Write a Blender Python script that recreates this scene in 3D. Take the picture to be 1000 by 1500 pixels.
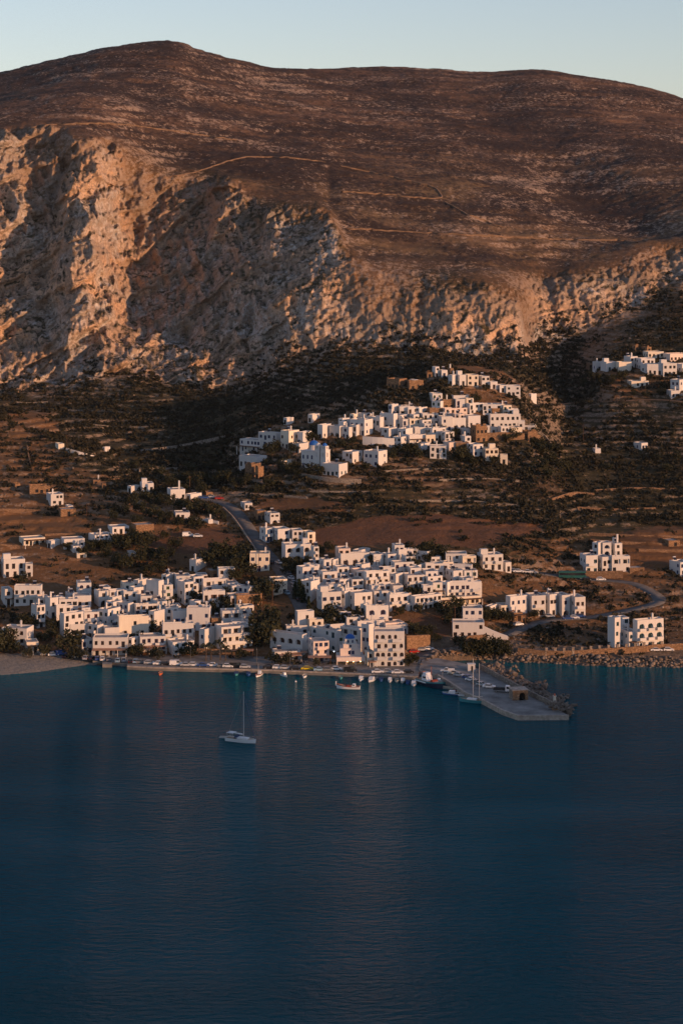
import bpy, bmesh, math, random
import numpy as np
from mathutils import Vector, Matrix

for o in list(bpy.data.objects): bpy.data.objects.remove(o)
scene = bpy.context.scene
COL = scene.collection
rnd = random.Random(7)

# ------------------------------------------------------------------ camera, sky, sun, exposure
F, HZ, CX, H = 3200.0, 300.0, 500.0, 170.0       # focal length in photo pixels, horizon row, centre column, camera height (m)
cam = bpy.data.cameras.new('camera'); cam_o = bpy.data.objects.new('camera', cam); COL.objects.link(cam_o)
cam.sensor_fit = 'HORIZONTAL'; cam.sensor_width = 36.0; cam.lens = 36.0 * F / 1000.0
cam.shift_y = -0.45; cam.clip_start = 1.0; cam.clip_end = 30000.0
cam_o.location = (0, 0, H); cam_o.rotation_euler = (math.pi / 2, 0, 0)
scene.camera = cam_o

SUN_AZ, SUN_EL = math.radians(57), math.radians(9.0)   # azimuth measured from behind the camera towards its right
to_sun = Vector((math.sin(SUN_AZ) * math.cos(SUN_EL), -math.cos(SUN_AZ) * math.cos(SUN_EL), math.sin(SUN_EL)))
world = bpy.data.worlds.new('World'); scene.world = world; world.use_nodes = True
wn = world.node_tree; wn.nodes.clear()
sky = wn.nodes.new('ShaderNodeTexSky'); sky.sky_type = 'NISHITA'; sky.sun_disc = False
sky.sun_elevation = SUN_EL; sky.sun_rotation = math.atan2(to_sun.x, to_sun.y)
sky.air_density = 1.0; sky.dust_density = 0.2; sky.ozone_density = 2.5; sky.altitude = 0
hsv = wn.nodes.new('ShaderNodeHueSaturation'); hsv.inputs['Saturation'].default_value = 0.72
bg = wn.nodes.new('ShaderNodeBackground'); bg.inputs['Strength'].default_value = 0.15
wo = wn.nodes.new('ShaderNodeOutputWorld')
wn.links.new(sky.outputs[0], hsv.inputs['Color']); tint = wn.nodes.new('ShaderNodeMix'); tint.data_type = 'RGBA'; tint.blend_type = 'MULTIPLY'; tint.inputs[0].default_value = 1.0; tint.inputs[7].default_value = (1.08, 1.0, 1.09, 1)
wn.links.new(hsv.outputs[0], tint.inputs[6]); wn.links.new(tint.outputs[2], bg.inputs['Color']); wn.links.new(bg.outputs[0], wo.inputs['Surface'])
sun = bpy.data.lights.new('sun', 'SUN'); sun_o = bpy.data.objects.new('sun', sun); COL.objects.link(sun_o)
sun.energy = 4.6; sun.angle = math.radians(0.6); sun.color = (1.0, 0.53, 0.27)
sun_o.rotation_euler = (-to_sun).to_track_quat('-Z', 'Y').to_euler()
scene.view_settings.view_transform = 'Standard'; scene.view_settings.look = 'None'
scene.view_settings.exposure = 0.15; scene.view_settings.gamma = 1.0; scene.view_settings.use_curve_mapping = False
scene.cycles.max_bounces = 4; scene.cycles.diffuse_bounces = 2; scene.cycles.glossy_bounces = 2
scene.cycles.transmission_bounces = 2; scene.cycles.volume_bounces = 0; scene.cycles.transparent_max_bounces = 4

# ------------------------------------------------------------------ helpers
def _hash(ix, iy, iz, seed):
    with np.errstate(over='ignore'):
        h = (ix.astype(np.uint32) * np.uint32(374761393) + iy.astype(np.uint32) * np.uint32(668265263)
             + iz.astype(np.uint32) * np.uint32(2147483647 // 3 + 12345) + np.uint32(seed * 974711 + 17))
        h = (h ^ (h >> np.uint32(13))) * np.uint32(1274126177)
        h = (h ^ (h >> np.uint32(16))) * np.uint32(2246822519)
        h = h ^ (h >> np.uint32(15))
    return h.astype(np.float32) * np.float32(2.0 / 4294967295.0) - np.float32(1)
def vnoise(x, y, z=None, seed=0):
    """smooth lattice noise in -1..1, vectorised (2-D when z is None)"""
    x = np.asarray(x, np.float32); y = np.asarray(y, np.float32)
    fx, fy = np.floor(x), np.floor(y); ix, iy = fx.astype(np.int64), fy.astype(np.int64)
    tx, ty = x - fx, y - fy; tx = tx * tx * tx * (tx * (tx * 6 - 15) + 10); ty = ty * ty * ty * (ty * (ty * 6 - 15) + 10)
    def layer(iz):
        a = _hash(ix, iy, iz, seed); b = _hash(ix + 1, iy, iz, seed); c = _hash(ix, iy + 1, iz, seed); d = _hash(ix + 1, iy + 1, iz, seed)
        ab = a + (b - a) * tx; return ab + ((c + (d - c) * tx) - ab) * ty
    if z is None: return layer(np.zeros_like(ix))
    z = np.asarray(z, np.float32); fz = np.floor(z); iz = fz.astype(np.int64); tz = z - fz; tz = tz * tz * (3 - 2 * tz)
    l0 = layer(iz); return l0 + (layer(iz + 1) - l0) * tz
def fbm(x, y, z=None, octv=4, seed=0, gain=0.5):
    s, a, f, t = 0, 1.0, 1.0, 0.0
    for i in range(octv):
        s = s + a * vnoise(x * f, y * f, None if z is None else z * f, seed + i * 13); t += a; a *= gain; f *= 2.03
    return s / t
def ridged(x, y, z=None, octv=4, seed=0):
    s, a, f, t = 0, 1.0, 1.0, 0.0
    for i in range(octv):
        n = 1 - np.abs(vnoise(x * f, y * f, None if z is None else z * f, seed + i * 13)) * 1.6
        s = s + a * n; t += a; a *= 0.5; f *= 2.1
    return s / t
def sstep(a, b, x):
    t = np.clip((x - a) / (b - a), 0, 1); return t * t * (3 - 2 * t)
def pchip(xk, yk, x):
    """monotone cubic through the knots, flat outside them"""
    xk = np.asarray(xk, float); yk = np.asarray(yk, float)
    h = np.diff(xk); dl = np.diff(yk) / h; m = np.zeros_like(yk)
    for i in range(1, len(xk) - 1):
        if dl[i - 1] * dl[i] > 0:
            w1, w2 = 2 * h[i] + h[i - 1], h[i] + 2 * h[i - 1]
            m[i] = (w1 + w2) / (w1 / dl[i - 1] + w2 / dl[i])
    m[0], m[-1] = dl[0], dl[-1]
    x = np.clip(x, xk[0], xk[-1]); i = np.clip(np.searchsorted(xk, x) - 1, 0, len(xk) - 2)
    t = (x - xk[i]) / h[i]
    return ((1 + 2 * t) * (1 - t) ** 2 * yk[i] + t * (1 - t) ** 2 * h[i] * m[i] + t * t * (3 - 2 * t) * yk[i + 1] + t * t * (t - 1) * h[i] * m[i + 1])
def np_mesh(name, co, quads=None, tris=None, smooth=False):
    me = bpy.data.meshes.new(name); co = np.asarray(co, np.float32).reshape(-1, 3)
    polys = []; 
    if quads is not None and len(quads): polys.append(np.asarray(quads, np.int32).reshape(-1, 4))
    if tris is not None and len(tris): polys.append(np.asarray(tris, np.int32).reshape(-1, 3))
    me.vertices.add(len(co)); me.vertices.foreach_set('co', co.ravel())
    tot = np.concatenate([np.full(len(p), p.shape[1], np.int32) for p in polys]); li = np.concatenate([p.ravel() for p in polys])
    me.loops.add(len(li)); me.loops.foreach_set('vertex_index', li)
    me.polygons.add(len(tot)); st = np.zeros(len(tot), np.int32); st[1:] = np.cumsum(tot)[:-1]
    me.polygons.foreach_set('loop_start', st); me.polygons.foreach_set('loop_total', tot)
    if smooth: me.polygons.foreach_set('use_smooth', np.ones(len(tot), bool))
    me.update(calc_edges=True); me.validate(); return me
class MB:
    """collects polygons with material slots; mesh() makes one mesh"""
    def __init__(s): s.v, s.f, s.m, s.mats = [], [], [], []
    def slot(s, mat):
        if mat not in s.mats: s.mats.append(mat)
        return s.mats.index(mat)
    def poly(s, pts, mat):
        n = len(s.v); s.v.extend([tuple(p) for p in pts]); s.f.append(tuple(range(n, n + len(pts)))); s.m.append(s.slot(mat))
    def box(s, x0, x1, y0, y1, z0, z1, mat, skip=''):
        P = [(x0, y0, z0), (x1, y0, z0), (x1, y1, z0), (x0, y1, z0), (x0, y0, z1), (x1, y0, z1), (x1, y1, z1), (x0, y1, z1)]
        n = len(s.v); s.v.extend(P); k = s.slot(mat)
        for key, f in (('b', (0, 3, 2, 1)), ('t', (4, 5, 6, 7)), ('f', (0, 1, 5, 4)), ('r', (1, 2, 6, 5)), ('k', (2, 3, 7, 6)), ('l', (3, 0, 4, 7))):
            if key not in skip: s.f.append(tuple(n + i for i in f)); s.m.append(k)
    def prism(s, prof, y0, y1, mat):
        """profile of (x, z) points, counter-clockwise seen from -y, extruded y0..y1"""
        n = len(prof); s.poly([(x, y0, z) for x, z in prof], mat); s.poly([(x, y1, z) for x, z in reversed(prof)], mat)
        for i in range(n):
            a, b = prof[i], prof[(i + 1) % n]
            s.poly([(a[0], y0, a[1]), (a[0], y1, a[1]), (b[0], y1, b[1]), (b[0], y0, b[1])], mat)
    def tube(s, p0, p1, r0, r1, mat, n=6, caps=True):
        p0, p1 = Vector(p0), Vector(p1); d = (p1 - p0).normalized(); a = d.orthogonal().normalized(); b = d.cross(a)
        r = [[p + (a * math.cos(2 * math.pi * i / n) + b * math.sin(2 * math.pi * i / n)) * q for i in range(n)] for p, q in ((p0, r0), (p1, r1))]
        for i in range(n): j = (i + 1) % n; s.poly([r[0][i], r[0][j], r[1][j], r[1][i]], mat)
        if caps: s.poly(list(reversed(r[0])), mat); s.poly(r[1], mat)
    def lathe(s, prof, mat, n=12, c=(0, 0)):
        for (r0, z0), (r1, z1) in zip(prof, prof[1:]):
            for i in range(n):
                a, b = 2 * math.pi * i / n, 2 * math.pi * (i + 1) / n
                P = [(c[0] + r0 * math.cos(a), c[1] + r0 * math.sin(a), z0), (c[0] + r0 * math.cos(b), c[1] + r0 * math.sin(b), z0),
                     (c[0] + r1 * math.cos(b), c[1] + r1 * math.sin(b), z1), (c[0] + r1 * math.cos(a), c[1] + r1 * math.sin(a), z1)]
                if r0 < 1e-6: P = [P[0], P[2], P[3]]
                elif r1 < 1e-6: P = P[:3]
                s.poly(P, mat)
    def mesh(s, name):
        me = bpy.data.meshes.new(name); me.from_pydata(s.v, [], s.f)
        for m in s.mats: me.materials.append(m)
        me.polygons.foreach_set('material_index', s.m); me.update(); return me
def link(name, me, parent=None, loc=None, rz=0):
    o = bpy.data.objects.new(name, me); COL.objects.link(o)
    if parent is not None: o.parent = parent
    if loc is not None: o.location = loc
    if rz: o.rotation_euler = (0, 0, rz)
    return o
def tag(o, label=None, cat=None, group=None, kind=None):
    if label: o['label'] = label
    if cat: o['category'] = cat
    if group: o['group'] = group
    if kind: o['kind'] = kind
    return o
def thing(name, label, cat, loc=(0, 0, 0), rz=0, group=None):
    return tag(link(name, None, None, loc, rz), label, cat, group)
def copy_tree(o, parent=None):
    c = o.copy(); COL.objects.link(c); c.parent = parent
    for ch in o.children: copy_tree(ch, c)
    return c

# ------------------------------------------------------------------ materials
class NT:
    def __init__(s, name):
        s.m = bpy.data.materials.new(name); s.m.use_nodes = True; s.t = s.m.node_tree; s.n = s.t.nodes
        s.b = s.n['Principled BSDF']
    def add(s, typ, **kw):
        n = s.n.new(typ)
        for k, v in kw.items(): setattr(n, k, v)
        return n
    def val(s, sock, v):
        if isinstance(v, bpy.types.NodeSocket): s.t.links.new(v, sock)
        elif isinstance(v, (tuple, list)) and sock.type == 'RGBA': sock.default_value = (*v, 1) if len(v) == 3 else v
        else: sock.default_value = v
    def pos(s, scale=(1, 1, 1), obj=False):
        src = s.add('ShaderNodeTexCoord').outputs['Object'] if obj else s.add('ShaderNodeNewGeometry').outputs['Position']
        mp = s.add('ShaderNodeMapping'); s.val(mp.inputs['Vector'], src); mp.inputs['Scale'].default_value = scale; return mp.outputs[0]
    def noise(s, vec, scale, detail=4, rough=0.55, lac=2.0):
        n = s.add('ShaderNodeTexNoise'); s.val(n.inputs['Vector'], vec); n.inputs['Scale'].default_value = scale
        n.inputs['Detail'].default_value = detail; n.inputs['Roughness'].default_value = rough; n.inputs['Lacunarity'].default_value = lac
        return n.outputs['Fac']
    def rng(s, v, a, b, c=0.0, d=1.0):
        n = s.add('ShaderNodeMapRange'); s.val(n.inputs[0], v); n.inputs[1].default_value = a; n.inputs[2].default_value = b
        n.inputs[3].default_value = c; n.inputs[4].default_value = d; return n.outputs[0]
    def math(s, op, a, b=0.0):
        n = s.add('ShaderNodeMath', operation=op); s.val(n.inputs[0], a); s.val(n.inputs[1], b); return n.outputs[0]
    def mix(s, f, a, b, blend='MIX'):
        n = s.add('ShaderNodeMix', data_type='RGBA', blend_type=blend); s.val(n.inputs[0], f); s.val(n.inputs[6], a); s.val(n.inputs[7], b); return n.outputs[2]
    def attr(s, name):
        n = s.add('ShaderNodeAttribute', attribute_name=name); sp = s.add('ShaderNodeSeparateColor'); s.val(sp.inputs[0], n.outputs['Color']); return sp.outputs
    def bump(s, h, strength, dist):
        n = s.add('ShaderNodeBump'); n.inputs['Strength'].default_value = strength; n.inputs['Distance'].default_value = dist
        s.val(n.inputs['Height'], h); s.t.links.new(n.outputs[0], s.b.inputs['Normal'])
    def out(s, col, rough=0.9, spec=0.2):
        s.val(s.b.inputs['Base Color'], col); s.val(s.b.inputs['Roughness'], rough); s.b.inputs['Specular IOR Level'].default_value = spec; return s.m
MATS = {}
def simple(name, col, rough=0.8, var=0.15, scale=1.5, spec=0.25, metal=0.0, obj=True):
    """one colour with blotchy wear"""
    if name in MATS: return MATS[name]
    s = NT(name); n = s.noise(s.pos(obj=obj), scale, 5, 0.6); dark = tuple(c * (1 - var * 1.6) for c in col); lite = tuple(min(1, c * (1 + var * 0.4)) for c in col)
    m = s.out(s.mix(s.rng(n, 0.3, 0.7), dark, lite), rough, spec); s.b.inputs['Metallic'].default_value = metal; MATS[name] = m; return m
def plaster(name, col, streak=0.25):
    if name in MATS: return MATS[name]
    s = NT(name); v = s.noise(s.pos((1, 1, 0.18)), 1.3, 5, 0.65); b = s.noise(s.pos((1, 1, 1)), 0.25, 3)
    oi = s.add('ShaderNodeObjectInfo').outputs['Random']
    c = s.mix(s.rng(v, 0.42, 0.8, 0, streak * 1.4), col, tuple(x * 0.55 for x in col)); c = s.mix(s.rng(b, 0.35, 0.7, 0, 0.16), c, tuple(x * y for x, y in zip(col, (0.82, 0.76, 0.68))))
    c = s.mix(s.rng(oi, 0, 1, 0, 0.6), c, tuple(x * 0.72 for x in col))
    MATS[name] = s.out(c, 0.9, 0.15); s.bump(s.noise(s.pos(), 4.0, 3), 0.25, 0.03); return MATS[name]
def stone(name, col, scale=1.6):
    if name in MATS: return MATS[name]
    s = NT(name); p = s.pos((1, 1, 1.7)); vo = s.add('ShaderNodeTexVoronoi'); s.val(vo.inputs['Vector'], p); vo.inputs['Scale'].default_value = scale
    sp = s.add('ShaderNodeSeparateColor'); s.val(sp.inputs[0], vo.outputs['Color'])
    c = s.mix(s.rng(sp.outputs[0], 0, 1), tuple(x * 0.6 for x in col), tuple(min(1, x * 1.25) for x in col))
    c = s.mix(s.rng(vo.outputs['Distance'], 0.38, 0.6, 0, 0.6), c, tuple(x * 0.35 for x in col))
    c = s.mix(s.rng(s.noise(s.pos(), 0.3, 4), 0.35, 0.7, 0, 0.5), c, tuple(x * 0.6 for x in col))
    MATS[name] = s.out(c, 0.95, 0.1); s.bump(vo.outputs['Distance'], 0.6, -0.12); return MATS[name]
def glossy(name, col, rough=0.3, spec=0.5, metal=0.0):
    if name in MATS: return MATS[name]
    s = NT(name); n = s.noise(s.pos(obj=True), 3, 3); MATS[name] = s.out(s.mix(s.rng(n, 0.3, 0.7, 0, 0.2), col, tuple(x * 0.7 for x in col)), rough, spec)
    s.b.inputs['Metallic'].default_value = metal; return MATS[name]

# ------------------------------------------------------------------ terrain: profile rows of (column, image row, distance) knots, nearest row first
def zrow(keys): return [(px, py, (H - z) * F / (py - HZ)) for px, py, z in keys]
shore = zrow([(-700, 1010, 0), (-300, 998, 0), (0, 989, 0), (50, 985, 0), (100, 978, 0), (135, 974, 0), (200, 977, 0), (300, 980, 0), (400, 982, 0), (500, 985, 0), (590, 989, 0), (612, 985, 0), (640, 967, 0), (700, 965, 0), (750, 969, 0), (800, 971, 0), (900, 976, 0), (1000, 977, 0), (1400, 982, 0), (1700, 985, 0)])
ROWS = [
 [(px, 0, d - 40) for px, py, d in shore], [(px, 0, d - 9) for px, py, d in shore], shore,
 zrow([(-700, 975, 1.5), (0, 966, 1.3), (100, 962, 1.2), (140, 961, 0.9), (200, 965, 0.8), (300, 965, 0.8), (400, 967, 0.8), (500, 971, 0.8), (590, 974, 0.8), (612, 968, 0.9), (640, 955, 2.4), (700, 952, 3), (800, 955, 3), (900, 955, 3.2), (1000, 953, 3.4), (1700, 950, 4)]),
 [(-700, 900, 862), (0, 886, 862), (100, 905, 850), (300, 905, 850), (400, 905, 845), (600, 905, 845), (700, 905, 850), (800, 905, 856), (900, 905, 857), (1000, 905, 857), (1700, 890, 862)],
 [(-700, 820, 912), (0, 845, 895), (100, 850, 893), (300, 845, 893), (400, 840, 893), (500, 840, 885), (600, 840, 885), (700, 840, 890), (800, 850, 898), (900, 850, 902), (1000, 848, 902), (1700, 820, 920)],
 [(-700, 750, 955), (0, 790, 935), (100, 795, 930), (200, 785, 935), (300, 785, 935), (400, 790, 930), (500, 800, 915), (600, 800, 915), (700, 805, 915), (800, 805, 925), (900, 800, 935), (1000, 795, 940), (1700, 740, 960)],
 [(-700, 660, 1020), (0, 720, 1000), (100, 725, 995), (200, 735, 980), (300, 742, 970), (400, 740, 972), (500, 752, 955), (600, 752, 955), (700, 755, 955), (800, 755, 965), (900, 745, 985), (1000, 735, 1000), (1700, 670, 1030)],
 [(-700, 570, 1090), (0, 655, 1055), (50, 660, 1050), (100, 685, 1030), (200, 708, 1006), (300, 715, 1000), (400, 690, 1010), (500, 690, 1005), (600, 690, 1005), (700, 690, 1010), (780, 700, 1010), (830, 690, 1035), (900, 680, 1060), (1000, 660, 1070), (1700, 590, 1100)],
 [(-700, 540, 1140), (0, 613, 1092), (50, 630, 1078), (100, 650, 1062), (150, 680, 1040), (200, 693, 1035), (300, 690, 1050), (400, 645, 1055), (500, 635, 1050), (600, 625, 1055), (700, 630, 1055), (770, 640, 1055), (800, 655, 1062), (830, 650, 1088), (900, 630, 1100), (1000, 600, 1110), (1700, 520, 1150)],
 [(-700, 530, 1180), (0, 608, 1140), (100, 632, 1120), (200, 642, 1130), (300, 632, 1130), (400, 605, 1120), (480, 600, 1100), (550, 570, 1095), (600, 555, 1100), (650, 540, 1105), (700, 550, 1105), (760, 575, 1100), (790, 602, 1105), (830, 600, 1150), (900, 560, 1160), (1000, 550, 1165), (1700, 470, 1220)],
 [(-700, 520, 1220), (0, 592, 1198), (100, 600, 1190), (200, 600, 1190), (300, 595, 1190), (400, 577, 1190), (500, 557, 1180), (600, 542, 1170), (650, 532, 1170), (700, 537, 1165), (760, 548, 1170), (790, 560, 1180), (830, 550, 1230), (900, 510, 1230), (1000, 500, 1230), (1700, 440, 1270)],
 # foot of the cliff
 [(-700, 500, 1280), (0, 572, 1258), (60, 562, 1260), (100, 550, 1262), (150, 540, 1268), (200, 545, 1262), (300, 560, 1250), (370, 548, 1245), (450, 515, 1245), (520, 500, 1243), (600, 505, 1235), (700, 520, 1225), (765, 520, 1228), (790, 492, 1282), (850, 470, 1300), (900, 455, 1310), (950, 430, 1330), (1000, 400, 1350), (1700, 350, 1380)],
 [(-700, 420, 1330), (0, 430, 1338), (60, 430, 1345), (120, 400, 1325), (200, 430, 1392), (260, 430, 1378), (350, 430, 1325), (430, 440, 1268), (500, 440, 1257), (600, 450, 1249), (700, 460, 1241), (755, 465, 1245), (777, 470, 1284), (800, 450, 1302), (850, 435, 1316), (900, 420, 1330), (1000, 378, 1372), (1700, 320, 1400)],
 [(-700, 300, 1390), (0, 310, 1390), (60, 310, 1405), (120, 300, 1368), (200, 330, 1435), (300, 345, 1408), (400, 350, 1360), (470, 350, 1325), (520, 400, 1270), (600, 420, 1260), (700, 430, 1253), (755, 440, 1260), (777, 446, 1293), (800, 430, 1312), (850, 415, 1327), (900, 402, 1343), (1000, 364, 1388), (1700, 300, 1420)],
 # top of the cliff
 [(-700, 230, 1450), (0, 196, 1452), (60, 192, 1458), (120, 200, 1422), (170, 212, 1450), (250, 258, 1460), (330, 268, 1440), (400, 292, 1405), (480, 308, 1375), (520, 378, 1288), (600, 398, 1276), (700, 408, 1270), (755, 420, 1280), (777, 427, 1300), (800, 415, 1324), (850, 400, 1338), (900, 386, 1356), (960, 362, 1385), (1000, 352, 1402), (1700, 280, 1450)],
]
ridge = [(-700, 260, 1900), (-300, 190, 1940), (0, 107, 2000), (100, 83, 2000), (180, 66, 2000), (245, 60, 2000), (262, 62, 2004), (285, 70, 2010), (340, 86, 2040), (410, 100, 2080), (480, 101, 2150), (560, 98, 2200), (640, 102, 2200), (710, 107, 2200), (780, 103, 2180), (860, 113, 2150), (940, 127, 2120), (980, 138, 2110), (1000, 145, 2100), (1300, 230, 1980), (1700, 320, 1850)]
PX = np.concatenate([np.linspace(-700, -20, 90), np.linspace(-8, 1008, 730), np.linspace(1020, 1700, 90)])
NC = len(PX)
KD, KZ = [], []
for k, row in enumerate(ROWS):
    xs = [r[0] for r in row]; d = pchip(xs, [r[2] for r in row], PX)
    z = np.full(NC, -14.0) if k == 0 else np.full(NC, -3.5) if k == 1 else H - (pchip(xs, [r[1] for r in row], PX) - HZ) / F * d
    KD.append(d); KZ.append(z)
xs = [r[0] for r in ridge]; dR = pchip(xs, [r[2] for r in ridge], PX); zR = H - (pchip(xs, [r[1] for r in ridge], PX) - HZ) / F * dR
dO, zO = KD[-1], KZ[-1]
def blur(a, w):
    k = np.exp(-np.linspace(-2, 2, 2 * w + 1) ** 2); k /= k.sum(); return np.convolve(np.pad(a, w, mode='edge'), k, 'valid')
zO, dO = blur(zO, 70), blur(dO, 70)
KD.append(np.maximum(dO + 45, KD[-1] + 6)); KZ.append(zO + (zR - zO) * 1.15 * (KD[-1] - dO) / (dR - dO))
for t, s in ((0.28, 0.33), (0.62, 0.68)): KD.append(dO + (dR - dO) * t); KZ.append(zO + (zR - zO) * s)
KD.append(dR); KZ.append(zR); KD.append(dR + 260); KZ.append(zR - 35); KD.append(dR + 1200); KZ.append(zR - 330)
KD, KZ = np.array(KD), np.array(KZ)
for k in range(1, len(KD)): KD[k] = np.maximum(KD[k], KD[k - 1] + 2)
NR1, NR2, NR3 = 600, 360, 14           # rows on the foothills, on cliff and mountain, behind the ridge
def resample(k0, k1, n, w):
    """n rows from knot k0 to knot k1, evenly spaced along what the eye sees of the profile"""
    D = np.zeros((n, NC)); Z = np.zeros((n, NC))
    for j in range(NC):
        dd = np.unique(np.concatenate([np.linspace(KD[k, j], KD[k + 1, j], 40) for k in range(k0, k1)]))
        zz = pchip(KD[:, j], KZ[:, j], dd); L = np.concatenate([[0], np.cumsum(np.hypot(np.diff(dd) * w, np.diff(zz)))])
        D[:, j] = np.interp(np.linspace(0, L[-1], n), L, dd); Z[:, j] = np.interp(D[:, j], dd, zz)
    return D, Z
KB, KT = 12, 19
a = resample(0, KB, NR1, 0.35); b = resample(KB, KT, NR2, 0.22); c = resample(KT, KT + 2, NR3, 1.0)
D = np.concatenate([a[0], b[0][1:], c[0][1:]]); Z = np.concatenate([a[1], b[1][1:], c[1][1:]])
NR = len(D); PXG = np.broadcast_to(PX, D.shape); PY0 = HZ + (H - Z) * F / D
X = (PXG - CX) / F * D
def project_first(px, py):
    """the first point of the smooth ground along the line of sight through a photo pixel"""
    j = np.interp(px, PX, np.arange(NC)); j0 = int(min(max(j, 0), NC - 2)); t = j - j0
    d = D[:NR1 + 60, j0] * (1 - t) + D[:NR1 + 60, j0 + 1] * t; z = Z[:NR1 + 60, j0] * (1 - t) + Z[:NR1 + 60, j0 + 1] * t
    q = HZ + (H - z) * F / d; lo = 20; i = lo + int(np.argmax(q[lo:] <= py))
    if i <= lo: i = len(q) - 1
    s = min(max((q[i - 1] - py) / max(q[i - 1] - q[i], 1e-6), 0), 1); dd = d[i - 1] + (d[i] - d[i - 1]) * s
    return Vector(((px - CX) / F * dd, dd, z[i - 1] + (z[i] - z[i - 1]) * s))
# --- relief
base_d, cl_lo, cl_hi = D.copy(), KD[KB][None, :], KD[KB + 3][None, :] - 8 + 42 * fbm(X / 38, D / 70, octv=4, seed=91)
foot = 1 - sstep(-25, 10, D - cl_lo); mount = sstep(-20, 60, D - cl_hi)
cliff = sstep(-18, 8, D - cl_lo) * (1 - sstep(-8, 25, D - cl_hi)); cliff_m = cliff * (1 - sstep(-50, 25, D - cl_hi))
land = sstep(0, 40, D - KD[3][None, :])
town = (1 - sstep(905, 960, D)) * sstep(20, 60, PXG) * (1 - sstep(690, 760, PXG))
fa = land * foot * (1 - 0.85 * town)
Z = Z + fa * (fbm(X / 55, D / 55, octv=4, seed=3) * 3.0 + fbm(X / 9, D / 9, octv=3, seed=5) * 0.55)
inbay = (1 - sstep(0, 10, D - KD[2][None, :]))
# terraces cut into the hillsides
tm = fa * sstep(-0.25, 0.15, fbm(X / 70, D / 70, octv=2, seed=21) + 0.35 * ((PXG > 820) | (PXG < 260)) ) * sstep(845, 880, D)
stp = 2.1; q = (Z + 1.2 * fbm(X / 40, D / 90, octv=2, seed=31)) / stp; fr = q - np.floor(q)
Z = Z + tm * stp * (sstep(0.68, 0.98, fr) - fr) * 0.7
# mountain: long ledges, gullies, rough ground
gx = 120 + (D - 1400) * 0.02
Z = Z + mount * (fbm(X / 220, D / 260, octv=3, seed=8) * 7 * sstep(0, 250, dR[None, :] - D) + fbm(X / 40, D / 40, octv=4, seed=9) * 2.2 * sstep(-30, 120, dR[None, :] - D))
q = (Z + 5 * fbm(X / 160, D / 160, octv=2, seed=12) + 0.03 * X) / 6.0; fr = q - np.floor(q)
Z = Z + mount * 6.0 * (sstep(0.45, 1.0, fr) - fr) * 0.42 * sstep(-0.3, 0.3, fbm(X / 60, D / 60, octv=2, seed=14))
Z = Z + mount * fbm(X / 6, D / 6, octv=2, seed=15) * 0.8
# fold running down to the gorge on the right of the summit slope
gl = 118 + (D - 1330) * 0.02; Z = Z - mount * 0 * np.exp(-((X - gl) / 14) ** 2) * (1 - sstep(1400, 1520, D))
gl = 205 - (D - 1400) * 0.16; Z = Z - mount * 10 * np.exp(-((X - gl) / 38) ** 2) * sstep(1380, 1450, D) * (1 - sstep(1560, 1950, D))
# cliffs: buttresses, flutes, ledges and blocks pushed out of the face
Y = D.copy()
wx, wz = 5 * fbm(X / 24, D / 40, Z / 24, octv=2, seed=51), 5 * fbm(X / 24, D / 40, Z / 24, octv=2, seed=52)
n1 = ridged((X + 2 * wx) / 52, D / 80, Z / 120, octv=2, seed=41) - 0.5; n2 = (0.45 + 0.35 * sstep(380, 470, PXG)) * fbm((X + wx) / 17, D / 30, (Z + wz) / 30, octv=5, seed=43, gain=0.6) + (0.75 - 0.52 * sstep(380, 470, PXG)) * (ridged((X + wx) / 15 + Z / 40, D / 34, (Z + wz - 0.5 * X) / 24, octv=4, seed=44) - 0.55); n3 = fbm(X / 2.6, D / 5, Z / 2.4, octv=2, seed=45)
def blocky(n, k): q_ = n * k; f_ = q_ - np.floor(q_); return (np.floor(q_) + sstep(0.35, 0.65, f_)) / k
n2 = 0.35 * n2 + 0.65 * blocky(n2, 7.0); n3 = 0.4 * n3 + 0.6 * blocky(n3, 3.0)
bed = (Z - 0.28 * X + 3 * fbm(X / 18, D / 30, octv=2, seed=48)) / 4.2; bf = bed - np.floor(bed)
fl = ridged((X + wx) / 9, D / 60, Z / 60, octv=2, seed=49) - 0.5
led = (Z - 0.5 * X + 8 * fbm(X / 30, D / 30, octv=2, seed=47)) / 11.0; lf = led - np.floor(led)
led2 = (Z - 0.62 * X + 16 * fbm(X / 44, D / 60, Z / 44, octv=3, seed=46)) / 31.0; l2 = led2 - np.floor(led2); lw = 1 - sstep(360, 470, PXG)
Y = Y - cliff * lw * (sstep(0, 0.22, l2) - l2) * 12
Y = Y - cliff * (n1 * (17 - 9 * sstep(400, 480, PXG)) + n2 * (15 - 10 * sstep(400, 480, PXG)) + fl * 2.6 * sstep(380, 520, PXG) + n3 * 1.5 + (sstep(0, 0.2, bf) - bf) * 1.5 + (sstep(0, 0.25, lf) - lf) * (5.0 - 3.5 * sstep(380, 470, PXG)))
Z = Z + cliff * (n2 * 5.0 + n3 * 1.2)
scree = sstep(-60, -10, D - cl_lo) * (1 - sstep(-10, 20, D - cl_lo)); Y = Y - scree * n3 * 1.5
X = (PXG - CX) / F * Y

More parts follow.
